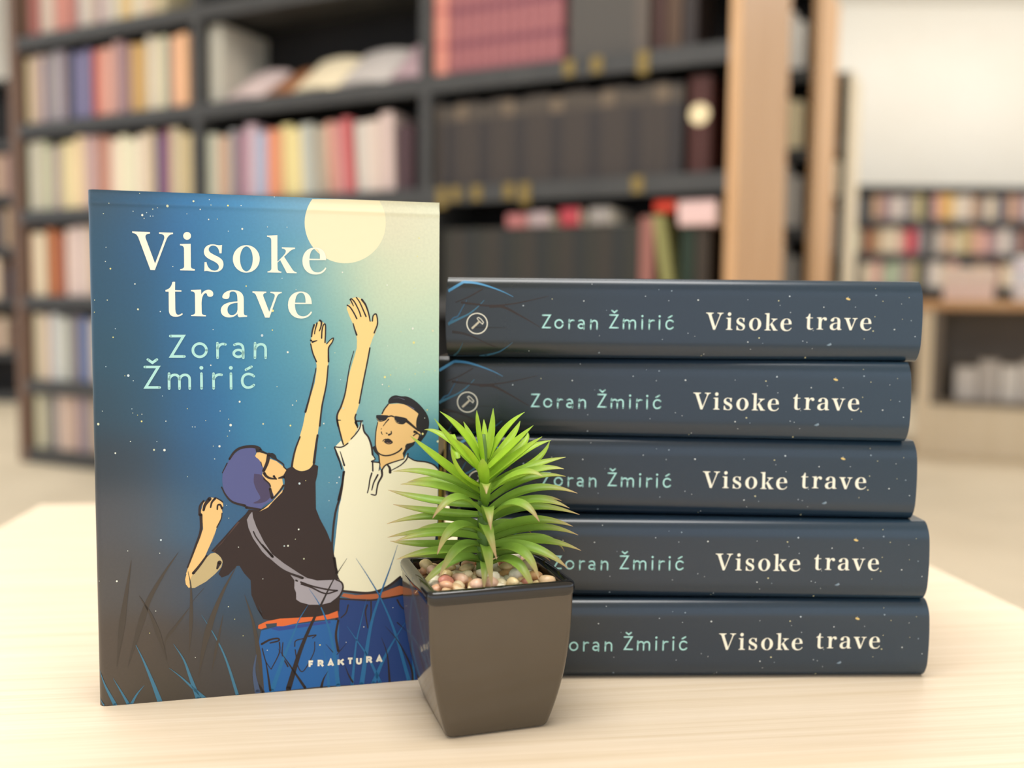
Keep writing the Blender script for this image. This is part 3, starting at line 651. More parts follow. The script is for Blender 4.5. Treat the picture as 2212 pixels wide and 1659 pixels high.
SPINE_STARS = [930,524,1212,510,674,463,1758,557,1877,616,1990,607,1966,520,1356,202,1917,175,1358,50,729,59,1415,429,1283,660,2226,528,2666,535,3035,570,2939,530,2953,489,3047,427,3552,568,3799,587,3796,646,3620,481,4091,570,4026,513,3794,398,4039,378,4117,366,4157,226,2143,233,2204,207,2776,198,2677,161,2809,151,2704,97,3201,164,3164,174,3251,108,3413,148,3707,200,3784,271,3340,477,3860,535,3972,286,2294,48,2274,33,3204,26,3253,270]
EMBLEM = [[435,506,576,642],[525,692,553,708,601,673,642,621,626,589,596,612,582,632,541,668,525,692]]
COVER_INK_GLARE = [(2,209,48,73,89),(19,209,42,89,122),(40,208,48,118,168),(58,207,66,137,186),(73,207,87,153,192),(81,207,134,180,201),(121,207,237,231,197),(139,208,235,235,203),(2,190,31,74,97),(19,190,31,87,126),(37,191,32,105,161),(53,191,53,130,174),(67,192,66,141,182),(78,192,91,162,188),(82,177,105,168,182),(121,197,229,225,192),(137,190,227,231,199),(127,178,219,227,192),(96,179,176,207,186),(111,179,211,223,188),(1,168,26,73,98),(19,168,29,82,113),(36,168,31,107,157),(54,169,50,130,172),(73,167,78,149,174),(88,165,113,174,178),(99,167,155,199,180),(117,166,205,221,188),(137,162,203,223,192),(1,146,28,71,91),(18,146,29,80,105),(36,146,26,100,149),(54,146,39,124,168),(73,146,68,143,172),(84,150,89,160,176),(99,150,134,188,180),(121,150,180,211,186),(137,146,184,215,190),(0,124,32,63,78),(18,123,32,75,98),(36,123,29,89,130),(48,123,25,105,160),(65,123,50,132,168),(80,126,71,143,170),(96,122,87,155,172),(109,128,145,192,180),(137,126,145,197,184),(1,101,39,50,58),(17,101,42,61,75),(35,100,32,78,111),(46,104,28,96,147),(65,107,45,128,168),(93,104,75,145,168),(95,86,78,141,166),(137,107,56,130,155),(139,97,33,113,151),(1,78,74,74,78),(17,78,74,81,89),(35,77,53,92,120),(50,78,29,91,134),(95,68,56,124,155),(55,56,26,78,115),(1,54,78,74,72),(16,53,72,72,74),(34,52,60,72,87),(53,45,26,66,96),(58,36,28,61,82),(1,25,78,68,60),(16,24,72,62,53),(38,22,62,56,53),(56,20,56,60,66),(0,3,78,68,56),(25,3,68,60,49),(52,5,62,56,53),(91,3,56,60,66),(127,4,26,28,32),(131,46,24,42,68),]  # print colours; lower-left ones lightened, the table's glare is painted in
# ------------------------------------------------------------------ materials
M_jacket = ink_material('jacket_print', 0.30, 0.6, 0.05)
M_spine = ink_material('jacket_spine_print', 0.24, 0.6, 0.05)
M_letter = ink_material('jacket_lettering', 0.4, 0.4)
M_pages = noisy_material('page_edges', (232, 222, 200), (208, 196, 172), 60, 0.8, 0.2)
M_cloth = ink_material('book_cover_colour', 0.55, 0.35)
M_table = wood_material('pale_ash_laminate', (231, 213, 189), (217, 196, 166), (1.8, 120.0, 1.0), 0.42, 0.45, -0.06)
M_tableleg = material('table_leg_metal', (190, 180, 165), 0.4)
M_shelf = noisy_material('dark_grey_shelf', (58, 57, 56), (66, 65, 63), 8, 0.5, 0.45)
M_dark = noisy_material('black_back_panel', (28, 26, 25), (34, 31, 30), 6, 0.7, 0.3)
M_oak = wood_material('light_oak_panel', (214, 172, 128), (198, 152, 106), (14.0, 14.0, 0.8), 0.5, 0.4)
M_brown = wood_material('brown_panel', (120, 92, 74), (104, 78, 62), (14.0, 14.0, 0.8), 0.5, 0.4)
M_pale = wood_material('pale_panel', (236, 220, 192), (226, 208, 176), (14.0, 14.0, 0.8), 0.5, 0.4)
M_taupe = noisy_material('taupe_lining', (122, 112, 100), (112, 102, 90), 5, 0.6)
M_floor = noisy_material('floor_vinyl', (212, 198, 172), (222, 208, 182), 3, 0.5, 0.4)
M_wall = noisy_material('cream_wall', (247, 241, 228), (244, 237, 223), 2, 0.85, 0.2)
M_ceiling = material('white_ceiling', (240, 236, 228), 0.9, 0.2)
M_glaze = noisy_material('black_brown_glaze', (84, 73, 59), (77, 67, 53), 14, 0.10, 0.6, 0.05)
M_rim = material('glossy_black_glaze', (22, 19, 17), 0.08, 0.7)
M_leaf = ink_material('leaf_plastic', 0.38, 0.4, 0.08, 300)
M_stem = material('stem_plastic', (96, 128, 54), 0.5)
M_grit = noisy_material('gravel_bed', (150, 118, 84), (196, 166, 124), 500, 0.8, 0.3, 0.5)
M_pebble = ink_material('pebble_stone', 0.35, 0.5, 0.12, 700)
M_tagm = material('yellow_plastic', (128, 106, 46), 0.45)

nt = M_leaf.node_tree
pb = nt.nodes['Principled BSDF']
tr = nt.nodes.new('ShaderNodeBsdfTranslucent')
mix = nt.nodes.new('ShaderNodeMixShader')
mix.inputs[0].default_value = 0.25
src = pb.inputs['Base Color'].links[0].from_socket
nt.links.new(src, tr.inputs['Color'])
nt.links.new(pb.outputs[0], mix.inputs[1])
nt.links.new(tr.outputs[0], mix.inputs[2])
nt.links.new(mix.outputs[0], nt.nodes['Material Output'].inputs['Surface'])

# ------------------------------------------------------------------ the room
structure(MB().box(-9, 9, -4, 8.2, -0.1, 0).build('floor', M_floor))
structure(MB().box(-9, 9, 8.0, 8.2, 0, 3.2).build('wall_back', M_wall))
structure(MB().box(-9, 9, -4, 8.2, 3.2, 3.3).build('ceiling', M_ceiling))

# ------------------------------------------------------------------ the display table the books stand on
ty = math.radians(7.5)
tb = thing('display_table', 'low pale ash table carrying the books and the potted plant', 'table', (-0.390, 0.775, 0), ty)
m = MB().bevel_box(0, 0.640, -0.82, 0, TABLE - 0.028, TABLE, 0.0012)
m.build('table_top', M_table, tb)
for lx in (0.03, 0.57):
    for ly in (-0.79, -0.07):
        MB().bevel_box(lx, lx + 0.04, ly, ly + 0.04, 0, TABLE - 0.028, 0.002).build('leg', M_tableleg, tb)

# ------------------------------------------------------------------ jacket artwork helpers
K = 20.0
CW, CH, TH = 140.6, 210.0, 35.7                    # cover width, height and book thickness in millimetres
SAMPLES = [(u, v, rgb((r, g, b))) for u, v, r, g, b in COVER_INK_GLARE]


def cover_ink_glare(u, v):
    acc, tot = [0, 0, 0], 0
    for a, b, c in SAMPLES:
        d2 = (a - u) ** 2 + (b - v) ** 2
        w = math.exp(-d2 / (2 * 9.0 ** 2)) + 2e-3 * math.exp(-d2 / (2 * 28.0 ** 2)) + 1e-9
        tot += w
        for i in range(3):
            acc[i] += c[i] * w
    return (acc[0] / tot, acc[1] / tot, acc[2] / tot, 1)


def front_y(u, v):
    """the front board is flat but rolls off at the spine; the jacket creases a little below its head"""
    y = 0.0
    if u < 3.2:
        x = (3.2 - u) / 3.2
        y += 3.4 * (1 - math.sqrt(max(0.0, 1 - x * x)))
    if v > 201.0:
        y += 0.35 * math.exp(-((v - 208.5) / 1.6) ** 2) - 0.25 * math.exp(-((v - 205.0) / 1.0) ** 2)
    return y


def spine_y(z):
    x = (abs(z - TH / 2) - 10.0) / (TH / 2 - 10.0)
    return 0.0 if x <= 0 else 5.0 * (1 - math.sqrt(max(0.0, 1 - min(x, 1.0) ** 2)))


def mmv(x, y, z):
    return (x / 1000.0, y / 1000.0, z / 1000.0)


def page_block(parent, x0, x1, y0, y1, z0, z1):
    m = MB().bevel_box(x0 / 1000, x1 / 1000, y0 / 1000, y1 / 1000, z0 / 1000, z1 / 1000, 0.0006)
    return m.build('page_block', M_pages, parent)


# ------------------------------------------------------------------ the standing book, front cover to the camera
sb = thing('hardcover_book', 'hardcover book standing upright, cover showing two people reaching up towards a moon', 'book',
           (-0.168309, 0.378263, TABLE), 0.246275)
m = MB()
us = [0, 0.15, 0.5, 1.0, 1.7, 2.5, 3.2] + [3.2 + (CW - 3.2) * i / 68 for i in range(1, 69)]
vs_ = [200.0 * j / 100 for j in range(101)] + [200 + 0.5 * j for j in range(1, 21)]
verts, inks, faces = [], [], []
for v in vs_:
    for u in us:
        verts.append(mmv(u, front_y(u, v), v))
        inks.append(cover_ink_glare(u, v))
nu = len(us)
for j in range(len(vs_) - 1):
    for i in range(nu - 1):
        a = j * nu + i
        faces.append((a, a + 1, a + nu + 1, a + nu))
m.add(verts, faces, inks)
# spine side, back board and the thickness of the boards: a U seen from above, extruded to the height of the book
B = 2.6
outer = [(0, 3.4), (0, TH - 3.4), (1.0, TH - 1.0), (3.2, TH), (CW, TH)]
inner = [(CW, TH - B), (4.2, TH - B), (B, TH - 4.4), (B, 5.0), (4.2, B), (CW, B)]
loop = outer + inner
dark = rgb((44, 56, 66))
n = len(loop)
vv = [mmv(x, y, z) for z in (0, CH) for x, y in loop] + [mmv(CW, 0, 0), mmv(CW, 0, CH), mmv(3.2, 0, 0), mmv(3.2, 0, CH), mmv(0.9, 1.0, 0), mmv(0.9, 1.0, CH)]
ff = [(i, i + 1, n + i + 1, n + i) for i in range(n - 1)]
ff.append((n - 1, 2 * n, 2 * n + 1, 2 * n - 1))
for b0, fr in ((0, (2 * n, 2 * n + 2, 2 * n + 4)), (n, (2 * n + 1, 2 * n + 3, 2 * n + 5))):
    q = [(b0 + 1, b0 + 2, b0 + 7), (b0 + 2, b0 + 3, b0 + 6), (b0 + 2, b0 + 6, b0 + 7), (b0 + 3, b0 + 4, b0 + 5, b0 + 6), (b0, b0 + 1, b0 + 7, b0 + 8),
         (b0, b0 + 8, b0 + 9, fr[2]), (fr[2], b0 + 9, fr[1]), (fr[1], b0 + 9, b0 + 10, fr[0])]
    ff += q if b0 else [x[::-1] for x in q]
m.add(vv, ff, dark)
jacket = m.build('dust_jacket', M_jacket, sb, True, 0.7)
page_block(sb, 4.0, CW - 4.0, B + 0.15, TH - B - 0.15, 3.5, CH - 3.5)


def on_cover(lift):
    return lambda p: mmv(p.x, front_y(p.x, p.y) - lift, p.y)


# printed picture: layers of ink, each a hair above the last
art = MB()
lift, last = 0.02, None
for kind, w0, w1, cr, cg, cb, nums in LAYERS:      # kind 0: outline with corners, 1: rounded outline, 2: brush stroke, 3: blade
    p = pts(nums, K)
    key = (kind >= 2, cr, cg, cb)
    if kind < 2 or key != last:
        lift += 0.004
    last = key
    ink = rgb((cr, cg, cb))
    if kind < 2:
        q = spline(p + [p[0]], 3)[:-1] if kind == 1 else p
        q = clip_rect(q, 0.4, 0.1, CW - 0.2, CH - 0.15)
        tops = [0.0, 200.5] + [201.0 + 0.5 * k for k in range(18)] + [210.0]
        for z0, z1 in zip(tops, tops[1:]):                        # narrow bands where the jacket is creased
            qq = clip_rect(q, -1.0, z0, CW + 1.0, z1) if max(x.y for x in q) > 200.5 else (q if z0 == 0.0 else [])
            if len(qq) > 2:
                v, f = fill([qq])
                art.add([on_cover(lift)(x) for x in v], f, ink)
    else:
        v, f = ribbon(spline(p, 5), w0, w1, kind == 2, kind == 3)
        for q in f:
            c = clip_rect([v[i] for i in q], 0.4, 0.1, CW - 0.2, CH - 0.15)
            if len(c) > 2:
                art.add([on_cover(lift)(x) for x in c], [tuple(range(len(c)))], ink)
lift += 0.004
rs = random.Random(3)
for i, p in enumerate(pts(STARS, K)):
    r = 0.17 + 0.36 * rs.random() ** 3.5
    ink = rgb(rs.choice([(236, 240, 226), (214, 232, 236), (240, 232, 150), (236, 240, 226), (222, 226, 190)]))
    art.add([on_cover(lift)(p)] + [on_cover(lift)(p + Vector((math.cos(j * math.pi / 5), 1.1 * math.sin(j * math.pi / 5))) * r) for j in range(10)],
            [(0, 1 + j, 1 + (j + 1) % 10) for j in range(10)], ink)
art.build('cover_illustration', M_letter, jacket)
lift += 0.006
cream, mint = rgb((255, 250, 228)), rgb((182, 234, 226))
tm, am, pm = MB(), MB(), MB()
for word in ('Visoke', 'trave'):
    lettering(tm, [[pts(c, 40.0) for c in g] for g in TITLE[word]], on_cover(lift), cream)
o = tm.build('title_lettering', M_letter, jacket)
o['label'] = 'large cream serif title'


def author_strokes(mb, word, place, w, xf=lambda p: p):
    strokes, dots = AUTHOR[word]
    for s in strokes:
        v, f = ribbon([xf(p) for p in pts(s, 40.0)], w, w)
        mb.add([place(p) for p in v], f, mint)
    for s in dots:
        c = xf(pts(s, 40.0)[0])
        r = w * 0.74
        mb.add([place(c)] + [place(c + Vector((math.cos(j * math.pi / 8), math.sin(j * math.pi / 8))) * r) for j in range(16)],
               [(0, 1 + j, 1 + (j + 1) % 16) for j in range(16)], mint)


for word in ('Zoran', 'Zmiric'):
    author_strokes(am, word, on_cover(lift), 1.05)
o = am.build('author_lettering', M_letter, jacket)
o['label'] = 'pale mint sans-serif author name'
for s in PUBLISHER:
    v, f = ribbon(pts(s, 40.0), 0.86, 0.86, False)
    pm.add([on_cover(lift)(p) for p in v], f, cream)
o = pm.build('publisher_lettering', M_letter, jacket)
o['label'] = 'small cream capitals at the foot'

# ------------------------------------------------------------------ the five books of the stack, spines to the camera
def word_box(word, src):
    p = [q for g in src for q in g]
    return min(q.x for q in p), max(q.x for q in p), min(q.y for q in p), max(q.y for q in p)


def make_spine_book(label, loc, rz):
    t = thing('hardcover_book', label, 'book', loc, rz, 'five copies lying in the stack')
    X0 = -CH / 2
    prof = []                                                     # (y, z) around the outside: bottom board, spine, top board
    D = 139.0
    prof.append((D, 0.0))
    prof.append((9.0, 0.0))
    zs = [TH / 2 - (TH / 2) * math.cos(math.pi * i / 44) for i in range(45)]
    prof += [(spine_y(z), z) for z in zs]
    prof.append((9.0, TH))
    prof.append((D, TH))
    ins = [(D, TH - B), (6.0, TH - B), (3.0, TH - 7), (3.0, 7), (6.0, B), (D, B)]
    npf = len(prof)
    m = MB()
    xs = [CH * i / 42 for i in range(43)]
    verts, inks, faces = [], [], []
    def end(x, y, z):                                             # the rounded spine bulges a little past the boards
        s = -1.0 if x <= 0 else (1.0 if x >= CH else 0.0)
        return x + s * 0.9 * max(0.0, 1 - (2 * z / TH - 1) ** 2) * max(0.0, 1 - y / 9.0)
    for x in xs:
        k = min(1.0, x / 95.0)
        k = k * k * (3 - 2 * k)
        k2 = max(0.0, min(1.0, (x - 95) / 115.0))
        c = [a + (b - a) * k for a, b in zip((28, 34, 34), (33, 48, 62))]
        c = [a + (b - a) * k2 for a, b in zip(c, (37, 57, 72))]
        for (y, z) in prof:
            verts.append(mmv(X0 + end(x, y, z), y, z))
            inks.append(rgb(c))
    for i in range(len(xs) - 1):
        for j in range(npf - 1):
            a = i * npf + j
            faces.append((a, a + npf, a + npf + 1, a + 1))
    m.add(verts, faces, inks)
    # inner faces and the two ends of the boards
    loop_in = ins
    dv = [mmv(X0 + x, y, z) for x in (0, CH) for (y, z) in loop_in]
    ni = len(loop_in)
    m.add(dv, [(i, i + 1, ni + i + 1, ni + i) for i in range(ni - 1)], rgb((60, 66, 70)))
    for x, flip in ((0, False), (CH, True)):
        ring = [Vector((y, z)) for y, z in prof] + [Vector((y, z)) for y, z in ins]
        v, f = fill([ring])
        f = [tuple(reversed(q)) for q in f] if flip else f
        m.add([mmv(X0 + end(x, p.x, p.y), p.x, p.y) for p in v], f, rgb((60, 68, 74)))
    for z0 in (0.0, TH - B):
        m.add([mmv(X0, D, z0), mmv(X0 + CH, D, z0), mmv(X0 + CH, D, z0 + B), mmv(X0, D, z0 + B)], [(0, 1, 2, 3)], rgb((50, 60, 70)))
    jk = m.build('dust_jacket', M_spine, t, True, 0.6)
    page_block(t, X0 + 3.5, X0 + CH - 3.5, 5.5, D - 4, B + 0.1, TH - B - 0.1)
    art = MB()

    def place(l):
        return lambda p: mmv(X0 + p.x, spine_y(p.y) - l, p.y)

    def put(v, f, l, ink):
        for q in f:
            c = clip_rect([v[i] for i in q], 0.2, 0.3, CH - 0.2, TH - 0.3)
            if len(c) > 2:
                art.add([place(l)(x) for x in c], [tuple(range(len(c)))], ink)
    l = 0.03
    for cr, cg, cb, w0, w1, s in SPINE_GRASS:
        l += 0.006
        p = spline(pts(s, K), 10)
        if len(p) == 2:
            p = [p[0].lerp(p[1], i / 14) for i in range(15)]
        v, f = ribbon(p, w0, w1, False)
        put(v, f, l, rgb((cr, cg, cb)))
    l += 0.006
    rr = random.Random(5)
    for p in pts(SPINE_STARS, K):
        r = 0.14 + 0.2 * rr.random() ** 3
        ink = rgb(rr.choice([(230, 236, 232), (210, 222, 226), (226, 220, 170), (150, 166, 176)]))
        v = [p] + [p + Vector((1.2 * math.cos(j * math.pi / 4), math.sin(j * math.pi / 4))) * r for j in range(8)]
        put(v, [(0, 1 + j, 1 + (j + 1) % 8) for j in range(8)], l, ink)
    p = Vector((177.6, 27.6))
    put([p + Vector((1.0 * math.cos(j * math.pi / 5), 0.5 * math.sin(j * math.pi / 5) - 0.25 * math.cos(j * math.pi / 5))) for j in range(10)],
        [tuple(range(10))], l, rgb((236, 206, 130)))
    p = Vector((169.8, 7.2))
    put([p + Vector(q) for q in ((-1.1, -0.2), (0.9, 0.9), (1.0, -0.1), (0.2, -0.5))], [(0, 3, 2, 1)], l, rgb((128, 150, 164)))
    art.build('spine_illustration', M_letter, jk)
    l += 0.006
    tm, am, em = MB(), MB(), MB()
    for word, s0, s1, base, cap in (('Visoke', 114.97, 153.0, 13.25, 7.3), ('trave', 159.27, 188.29, 13.85, 6.45)):
        src = [[pts(c, 40.0) for c in g] for g in TITLE[word]]
        x0, x1, y0, y1 = word_box(word, [c for g in src for c in g])
        # keep letters on one baseline: remove the slight lean of the traced line
        kx = (s1 - s0) / (x1 - x0)
        ky = kx * 1.0
        for g in src:
            lettering(tm, [[Vector((s0 + (q.x - x0) * kx, base + (q.y - y0) * ky)) for q in c] for c in g] and
                      [[[Vector((s0 + (q.x - x0) * kx, base + (q.y - y0 - 0.35) * ky)) for q in c] for c in g]], place(l), cream)
    o = tm.build('title_lettering', M_letter, jk)
    o['label'] = 'cream serif title along the spine'
    for word, s0, s1, base in (('Zoran', 42.07, 66.97, 12.75), ('Zmiric', 72.0, 100.75, 12.95)):
        strokes, dots = AUTHOR[word]
        allp = [q for s in strokes for q in pts(s, 40.0)]
        x0, x1 = min(q.x for q in allp) - 0.5, max(q.x for q in allp) + 0.5
        y0 = min(q.y for q in allp) - 0.5
        kx = (s1 - s0) / (x1 - x0)
        author_strokes(am, word, place(l), 0.66, lambda p: Vector((s0 + (p.x - x0) * kx, base + (p.y - y0) * kx * 1.02)))
    o = am.build('author_lettering', M_letter, jk)
    o['label'] = 'mint sans-serif author name along the spine'
    c = Vector((13.19, 14.94))
    ring = [c + Vector((math.cos(j * math.pi / 24), math.sin(j * math.pi / 24))) * 4.55 for j in range(49)]
    v, f = ribbon(ring, 0.42, 0.42, False)
    em.add([place(l)(p) for p in v], f, cream)
    hd, head = (pts(s, 40.0) for s in EMBLEM)
    v, f = ribbon(hd, 0.85, 0.85, False)
    em.add([place(l)(p) for p in v], f, rgb((214, 204, 178)))
    v, f = ribbon(head, 0.3, 0.3, True)
    em.add([place(l)(p) for p in v], f, cream)
    em.build('hammer_emblem', M_letter, jk)
    return t


STACK = [(0.0759446, 0.4231266, -0.0101), (0.0715236, 0.4250584, -0.0511), (0.0768585, 0.4256691, -0.0285), (0.0820062, 0.4175245, 0.0059), (0.0840421, 0.4150668, 0.0377)]
STACK_LABEL = ['dark navy hardcover lying on top of the stack of five', 'dark navy hardcover, second from the top of the stack of five',
               'dark navy hardcover in the middle of the stack, behind the plant leaves', 'dark navy hardcover, second from the bottom of the stack of five',
               'dark navy hardcover at the bottom of the stack, lying on the table']
STEP = 0.0358125


def copy_tree(o, parent=None):
    c = o.copy()
    COL.objects.link(c)
    if parent is not None:
        c.parent = parent
    for ch in list(o.children):
        copy_tree(ch, c)
    return c


proto = None
for i in range(5):
    x, y, a = STACK[i]
    loc = (x, y, TABLE + (4 - i) * STEP)
    if proto is None:
        proto = make_spine_book(STACK_LABEL[0], loc, a)
    else:
        c = copy_tree(proto)
        c.location = loc
        c.rotation_euler = (0, 0, a)
        c['label'] = STACK_LABEL[i]

# a slim booklet wedged upright behind the standing book, only its edge shows beside the leaves
bk = thing('booklet', 'slim yellow booklet with black lines, wedged between standing book and stack', 'book', (-0.0535, 0.459, TABLE), 0.0)
m = MB()
m.bevel_box(-0.021, 0.0210, 0, 0.006, 0, 0.104, 0.0004, rgb((246, 222, 84)))
m.add([(0.0145, -0.0002, 0.004), (0.0209, -0.0002, 0.001), (0.0209, -0.0002, 0.020), (0.0145, -0.0002, 0.024)], [(0, 1, 2, 3)], rgb((236, 234, 240)))
m.add([(0.0105, -0.0002, 0.078), (0.0135, -0.0002, 0.078), (0.0209, -0.0002, 0.0905), (0.0209, -0.0002, 0.097)], [(0, 1, 2, 3)], rgb((40, 38, 42)))
m.add([(0.0105, -0.0002, 0.0795), (0.0209, -0.0002, 0.0972), (0.0209, -0.0002, 0.1036), (0.0105, -0.0002, 0.1036)], [(0, 1, 2, 3)], rgb((240, 220, 180)))
m.add([(0.0199, -0.0003, 0.001), (0.0209, -0.0003, 0.001), (0.0209, -0.0003, 0.092), (0.0199, -0.0003, 0.090)], [(0, 1, 2, 3)], rgb((40, 38, 42)))
m.build('booklet_cover', M_letter, bk)

# ------------------------------------------------------------------ the potted plant
PH = 59.5
pp = thing('potted_plant', 'green spiky artificial plant in a square black glazed pot with pebbles', 'plant', (-0.0104, 0.379, TABLE), math.radians(18))


def ring(hx, hy, r, z, n=6):
    out = []
    for cx, cy, a0 in ((hx - r, hy - r, 0), (-hx + r, hy - r, 90), (-hx + r, -hy + r, 180), (hx - r, -hy + r, 270)):
        for j in range(n + 1):
            a = math.radians(a0 + 90 * j / n)
            out.append(mmv(cx + r * math.cos(a), cy + r * math.sin(a), z))
    return out


def loft(mb, rings, close_first=False, close_last=False, ink=None):
    n = len(rings[0])
    v = [p for r in rings for p in r]
    f = []
    for k in range(len(rings) - 1):
        for j in range(n):
            f.append((k * n + j, k * n + (j + 1) % n, (k + 1) * n + (j + 1) % n, (k + 1) * n + j))
    if close_first:
        f.append(tuple(reversed(range(n))))
    if close_last:
        f.append(tuple((len(rings) - 1) * n + j for j in range(n)))
    return mb.add(v, f, ink)


def half(z):
    t = z / PH
    k = 1 - (1 - t) ** 2.5
    return 20.4 + 8.6 * k, 21.8 + 5.0 * k


rings = []
for z, sh in ((0, 1.6), (0.25, 0.8), (0.8, 0.2), (1.6, 0)) :
    hx, hy = half(z)
    rings.append(ring(hx - sh, hy - sh, 3.0, z))
for i in range(1, 24):
    z = 1.6 + (PH - 6.6) * i / 23
    hx, hy = half(z)
    rings.append(ring(hx, hy, 3.0, z))
m = MB()
loft(m, rings, True)
m.build('pot', M_glaze, pp, True, 0.9)
m = MB()
hx, hy = half(PH)
rr_ = []
for off, z in ((0.0, PH - 5.4), (0.5, PH - 4.9), (0.75, PH - 3.6), (0.8, PH - 2.0), (0.5, PH - 0.8), (-0.3, PH - 0.15), (-1.4, PH), (-2.6, PH - 0.2), (-3.4, PH - 0.9), (-3.7, PH - 2.2), (-3.9, PH - 7.0)):
    rr_.append(ring(hx + off, hy + off, max(0.6, 3.4 + off * 0.6), z))
loft(m, rr_)
o = m.build('pot_rim', M_rim, pp, True)
o['label'] = 'shiny black glazed rim'
m = MB()
loft(m, [ring(hx - 3.6, hy - 3.6, 1.5, PH - 7.0), ring(hx - 3.6, hy - 3.6, 1.5, PH - 4.9)], True, True)
m.build('gravel_bed', M_grit, pp)
m = MB()
st_r = [(2.6, 52), (2.6, 60), (2.3, 75), (2.0, 95), (1.6, 108), (0.8, 114)]
rings = [[mmv(r * math.cos(j * math.pi / 6), 2.9 + r * math.sin(j * math.pi / 6), z) for j in range(12)] for r, z in st_r]
loft(m, rings, True, True)
m.build('stem', M_stem, pp, True)
rp = random.Random(11)
PC = [(248, 232, 192), (240, 210, 150), (232, 178, 140), (246, 226, 186), (226, 176, 120), (252, 242, 216), (238, 196, 166), (224, 190, 146), (246, 220, 164), (228, 150, 128), (248, 236, 208), (242, 214, 160)]
spots = []
tries = 0
while len(spots) < 92 and tries < 6000:
    tries += 1
    x, y = rp.uniform(-22.0, 22.0), rp.uniform(-19.5, 19.5)
    lev = 1 if len(spots) > 62 else 0
    if all((x - a) ** 2 + (y - b) ** 2 > (4.1 if lev == 0 else 5.0) ** 2 or c != lev for a, b, c in spots):
        spots.append((x, y, lev))
for x, y, lev in spots:
    a, b, c = rp.uniform(2.7, 4.1), rp.uniform(2.2, 3.1), rp.uniform(1.7, 2.4)
    rot = Matrix.Rotation(rp.uniform(0, 6.28), 3, 'Z') @ Matrix.Rotation(rp.uniform(-0.5, 0.5), 3, 'X')
    ph = [rp.uniform(0, 6.28) for _ in range(3)]
    v, f = [], []
    for i in range(7):
        th = math.pi * i / 6
        for j in range(10):
            q = 2 * math.pi * j / 10
            k = 1 + 0.10 * math.sin(2 * q + ph[0]) + 0.09 * math.sin(3 * th + ph[1]) + 0.07 * math.sin(3 * q + ph[2])
            p = rot @ Vector((a * k * math.sin(th) * math.cos(q), b * k * math.sin(th) * math.sin(q), c * math.cos(th)))
            v.append(mmv(x + p.x, y + p.y, PH - 3.4 + lev * 2.3 + p.z))
    for i in range(6):
        for j in range(10):
            f.append((i * 10 + j, (i + 1) * 10 + j, (i + 1) * 10 + (j + 1) % 10, i * 10 + (j + 1) % 10))
    MB().add(v, f, rgb(rp.choice(PC))).build('pebble', M_pebble, pp, True)

inv = Matrix.LocRotScale(Vector((-10.4, 379, 0)), Matrix.Rotation(math.radians(18), 3, 'Z'), None).inverted()
PROF = [(-1.0, 0.30), (-0.62, 0.10), (-0.2, -0.02), (0.2, -0.02), (0.62, 0.10), (1.0, 0.30), (0.6, -0.22), (0.0, -0.42), (-0.6, -0.22)]
for ln in LEAVES:
    R, Mi, Tp = Vector(ln[0:3]), Vector(ln[3:6]), Vector(ln[6:9])
    w, kind = ln[9] * 1.22, ln[10]
    C = Mi * 2 - (R + Tp) * 0.5
    az = Vector((Tp.x - R.x, Tp.y - R.y, 0))
    az = az.normalized() if az.length > 2 else Vector((0, -1, 0))
    N = 16
    verts, faces, inks = [], [], []
    young, old = (188, 224, 66), (146, 184, 78)
    base = [young[i] + (old[i] - young[i]) * min(1, kind * 1.2) for i in range(3)]
    tipc = [(184, 216, 88)[i] + ((196, 156, 122)[i] - (184, 216, 88)[i]) * min(1, kind * 1.5) for i in range(3)]
    # leaves roll a little so that the channelled upper face shows
    side0 = Vector((-az.y, az.x, 0))
    if abs(side0.y) > 0.5:
        side0 = side0 if side0.y < 0 else -side0          # side pointing to the front
    for i in range(N + 1):
        t = i / N
        p = R * (1 - t) ** 2 + C * 2 * t * (1 - t) + Tp * t * t
        tg = ((C - R) * (1 - t) + (Tp - C) * t).normalized()
        s = (side0 - tg * side0.dot(tg)).normalized()
        up = s.cross(tg)
        if up.z < 0:
            up = -up
        roll = 0.55 * abs(side0.y)
        s2 = s * math.cos(roll) - up * math.sin(roll)
        u2 = up * math.cos(roll) + s * math.sin(roll)
        wd = w * 0.5 * (0.74 + 0.32 * math.sin(math.pi * t / 0.7)) if t < 0.35 else w * 0.5 * 1.06 * (1 - ((t - 0.35) / 0.65) ** 2.1) + 0.04
        wd = max(wd, 0.1)
        k = max(0.0, (t - 0.55) / 0.45) ** 1.3
        shade = 0.84 + 0.16 * min(1, t / 0.25)
        col = rgb([(base[q] + (tipc[q] - base[q]) * k) for q in range(3)])
        for a, b in PROF:
            verts.append(tuple((inv @ (p + s2 * (a * wd) + u2 * (b * wd))) / 1000.0))
            inks.append(col)
    n = len(PROF)
    for i in range(N):
        for j in range(n):
            faces.append((i * n + j, i * n + (j + 1) % n, (i + 1) * n + (j + 1) % n, (i + 1) * n + j))
    faces.append(tuple(range(n)))
    faces.append(tuple(reversed([N * n + j for j in range(n)])))
    MB().add(verts, faces, inks).build('leaf', M_leaf, pp, True, 1.2)

# ------------------------------------------------------------------ bookcases
BC = Matrix.Translation((0.58353, 2.64564, 0)) @ Matrix.Rotation(-0.46903, 4, 'Z')


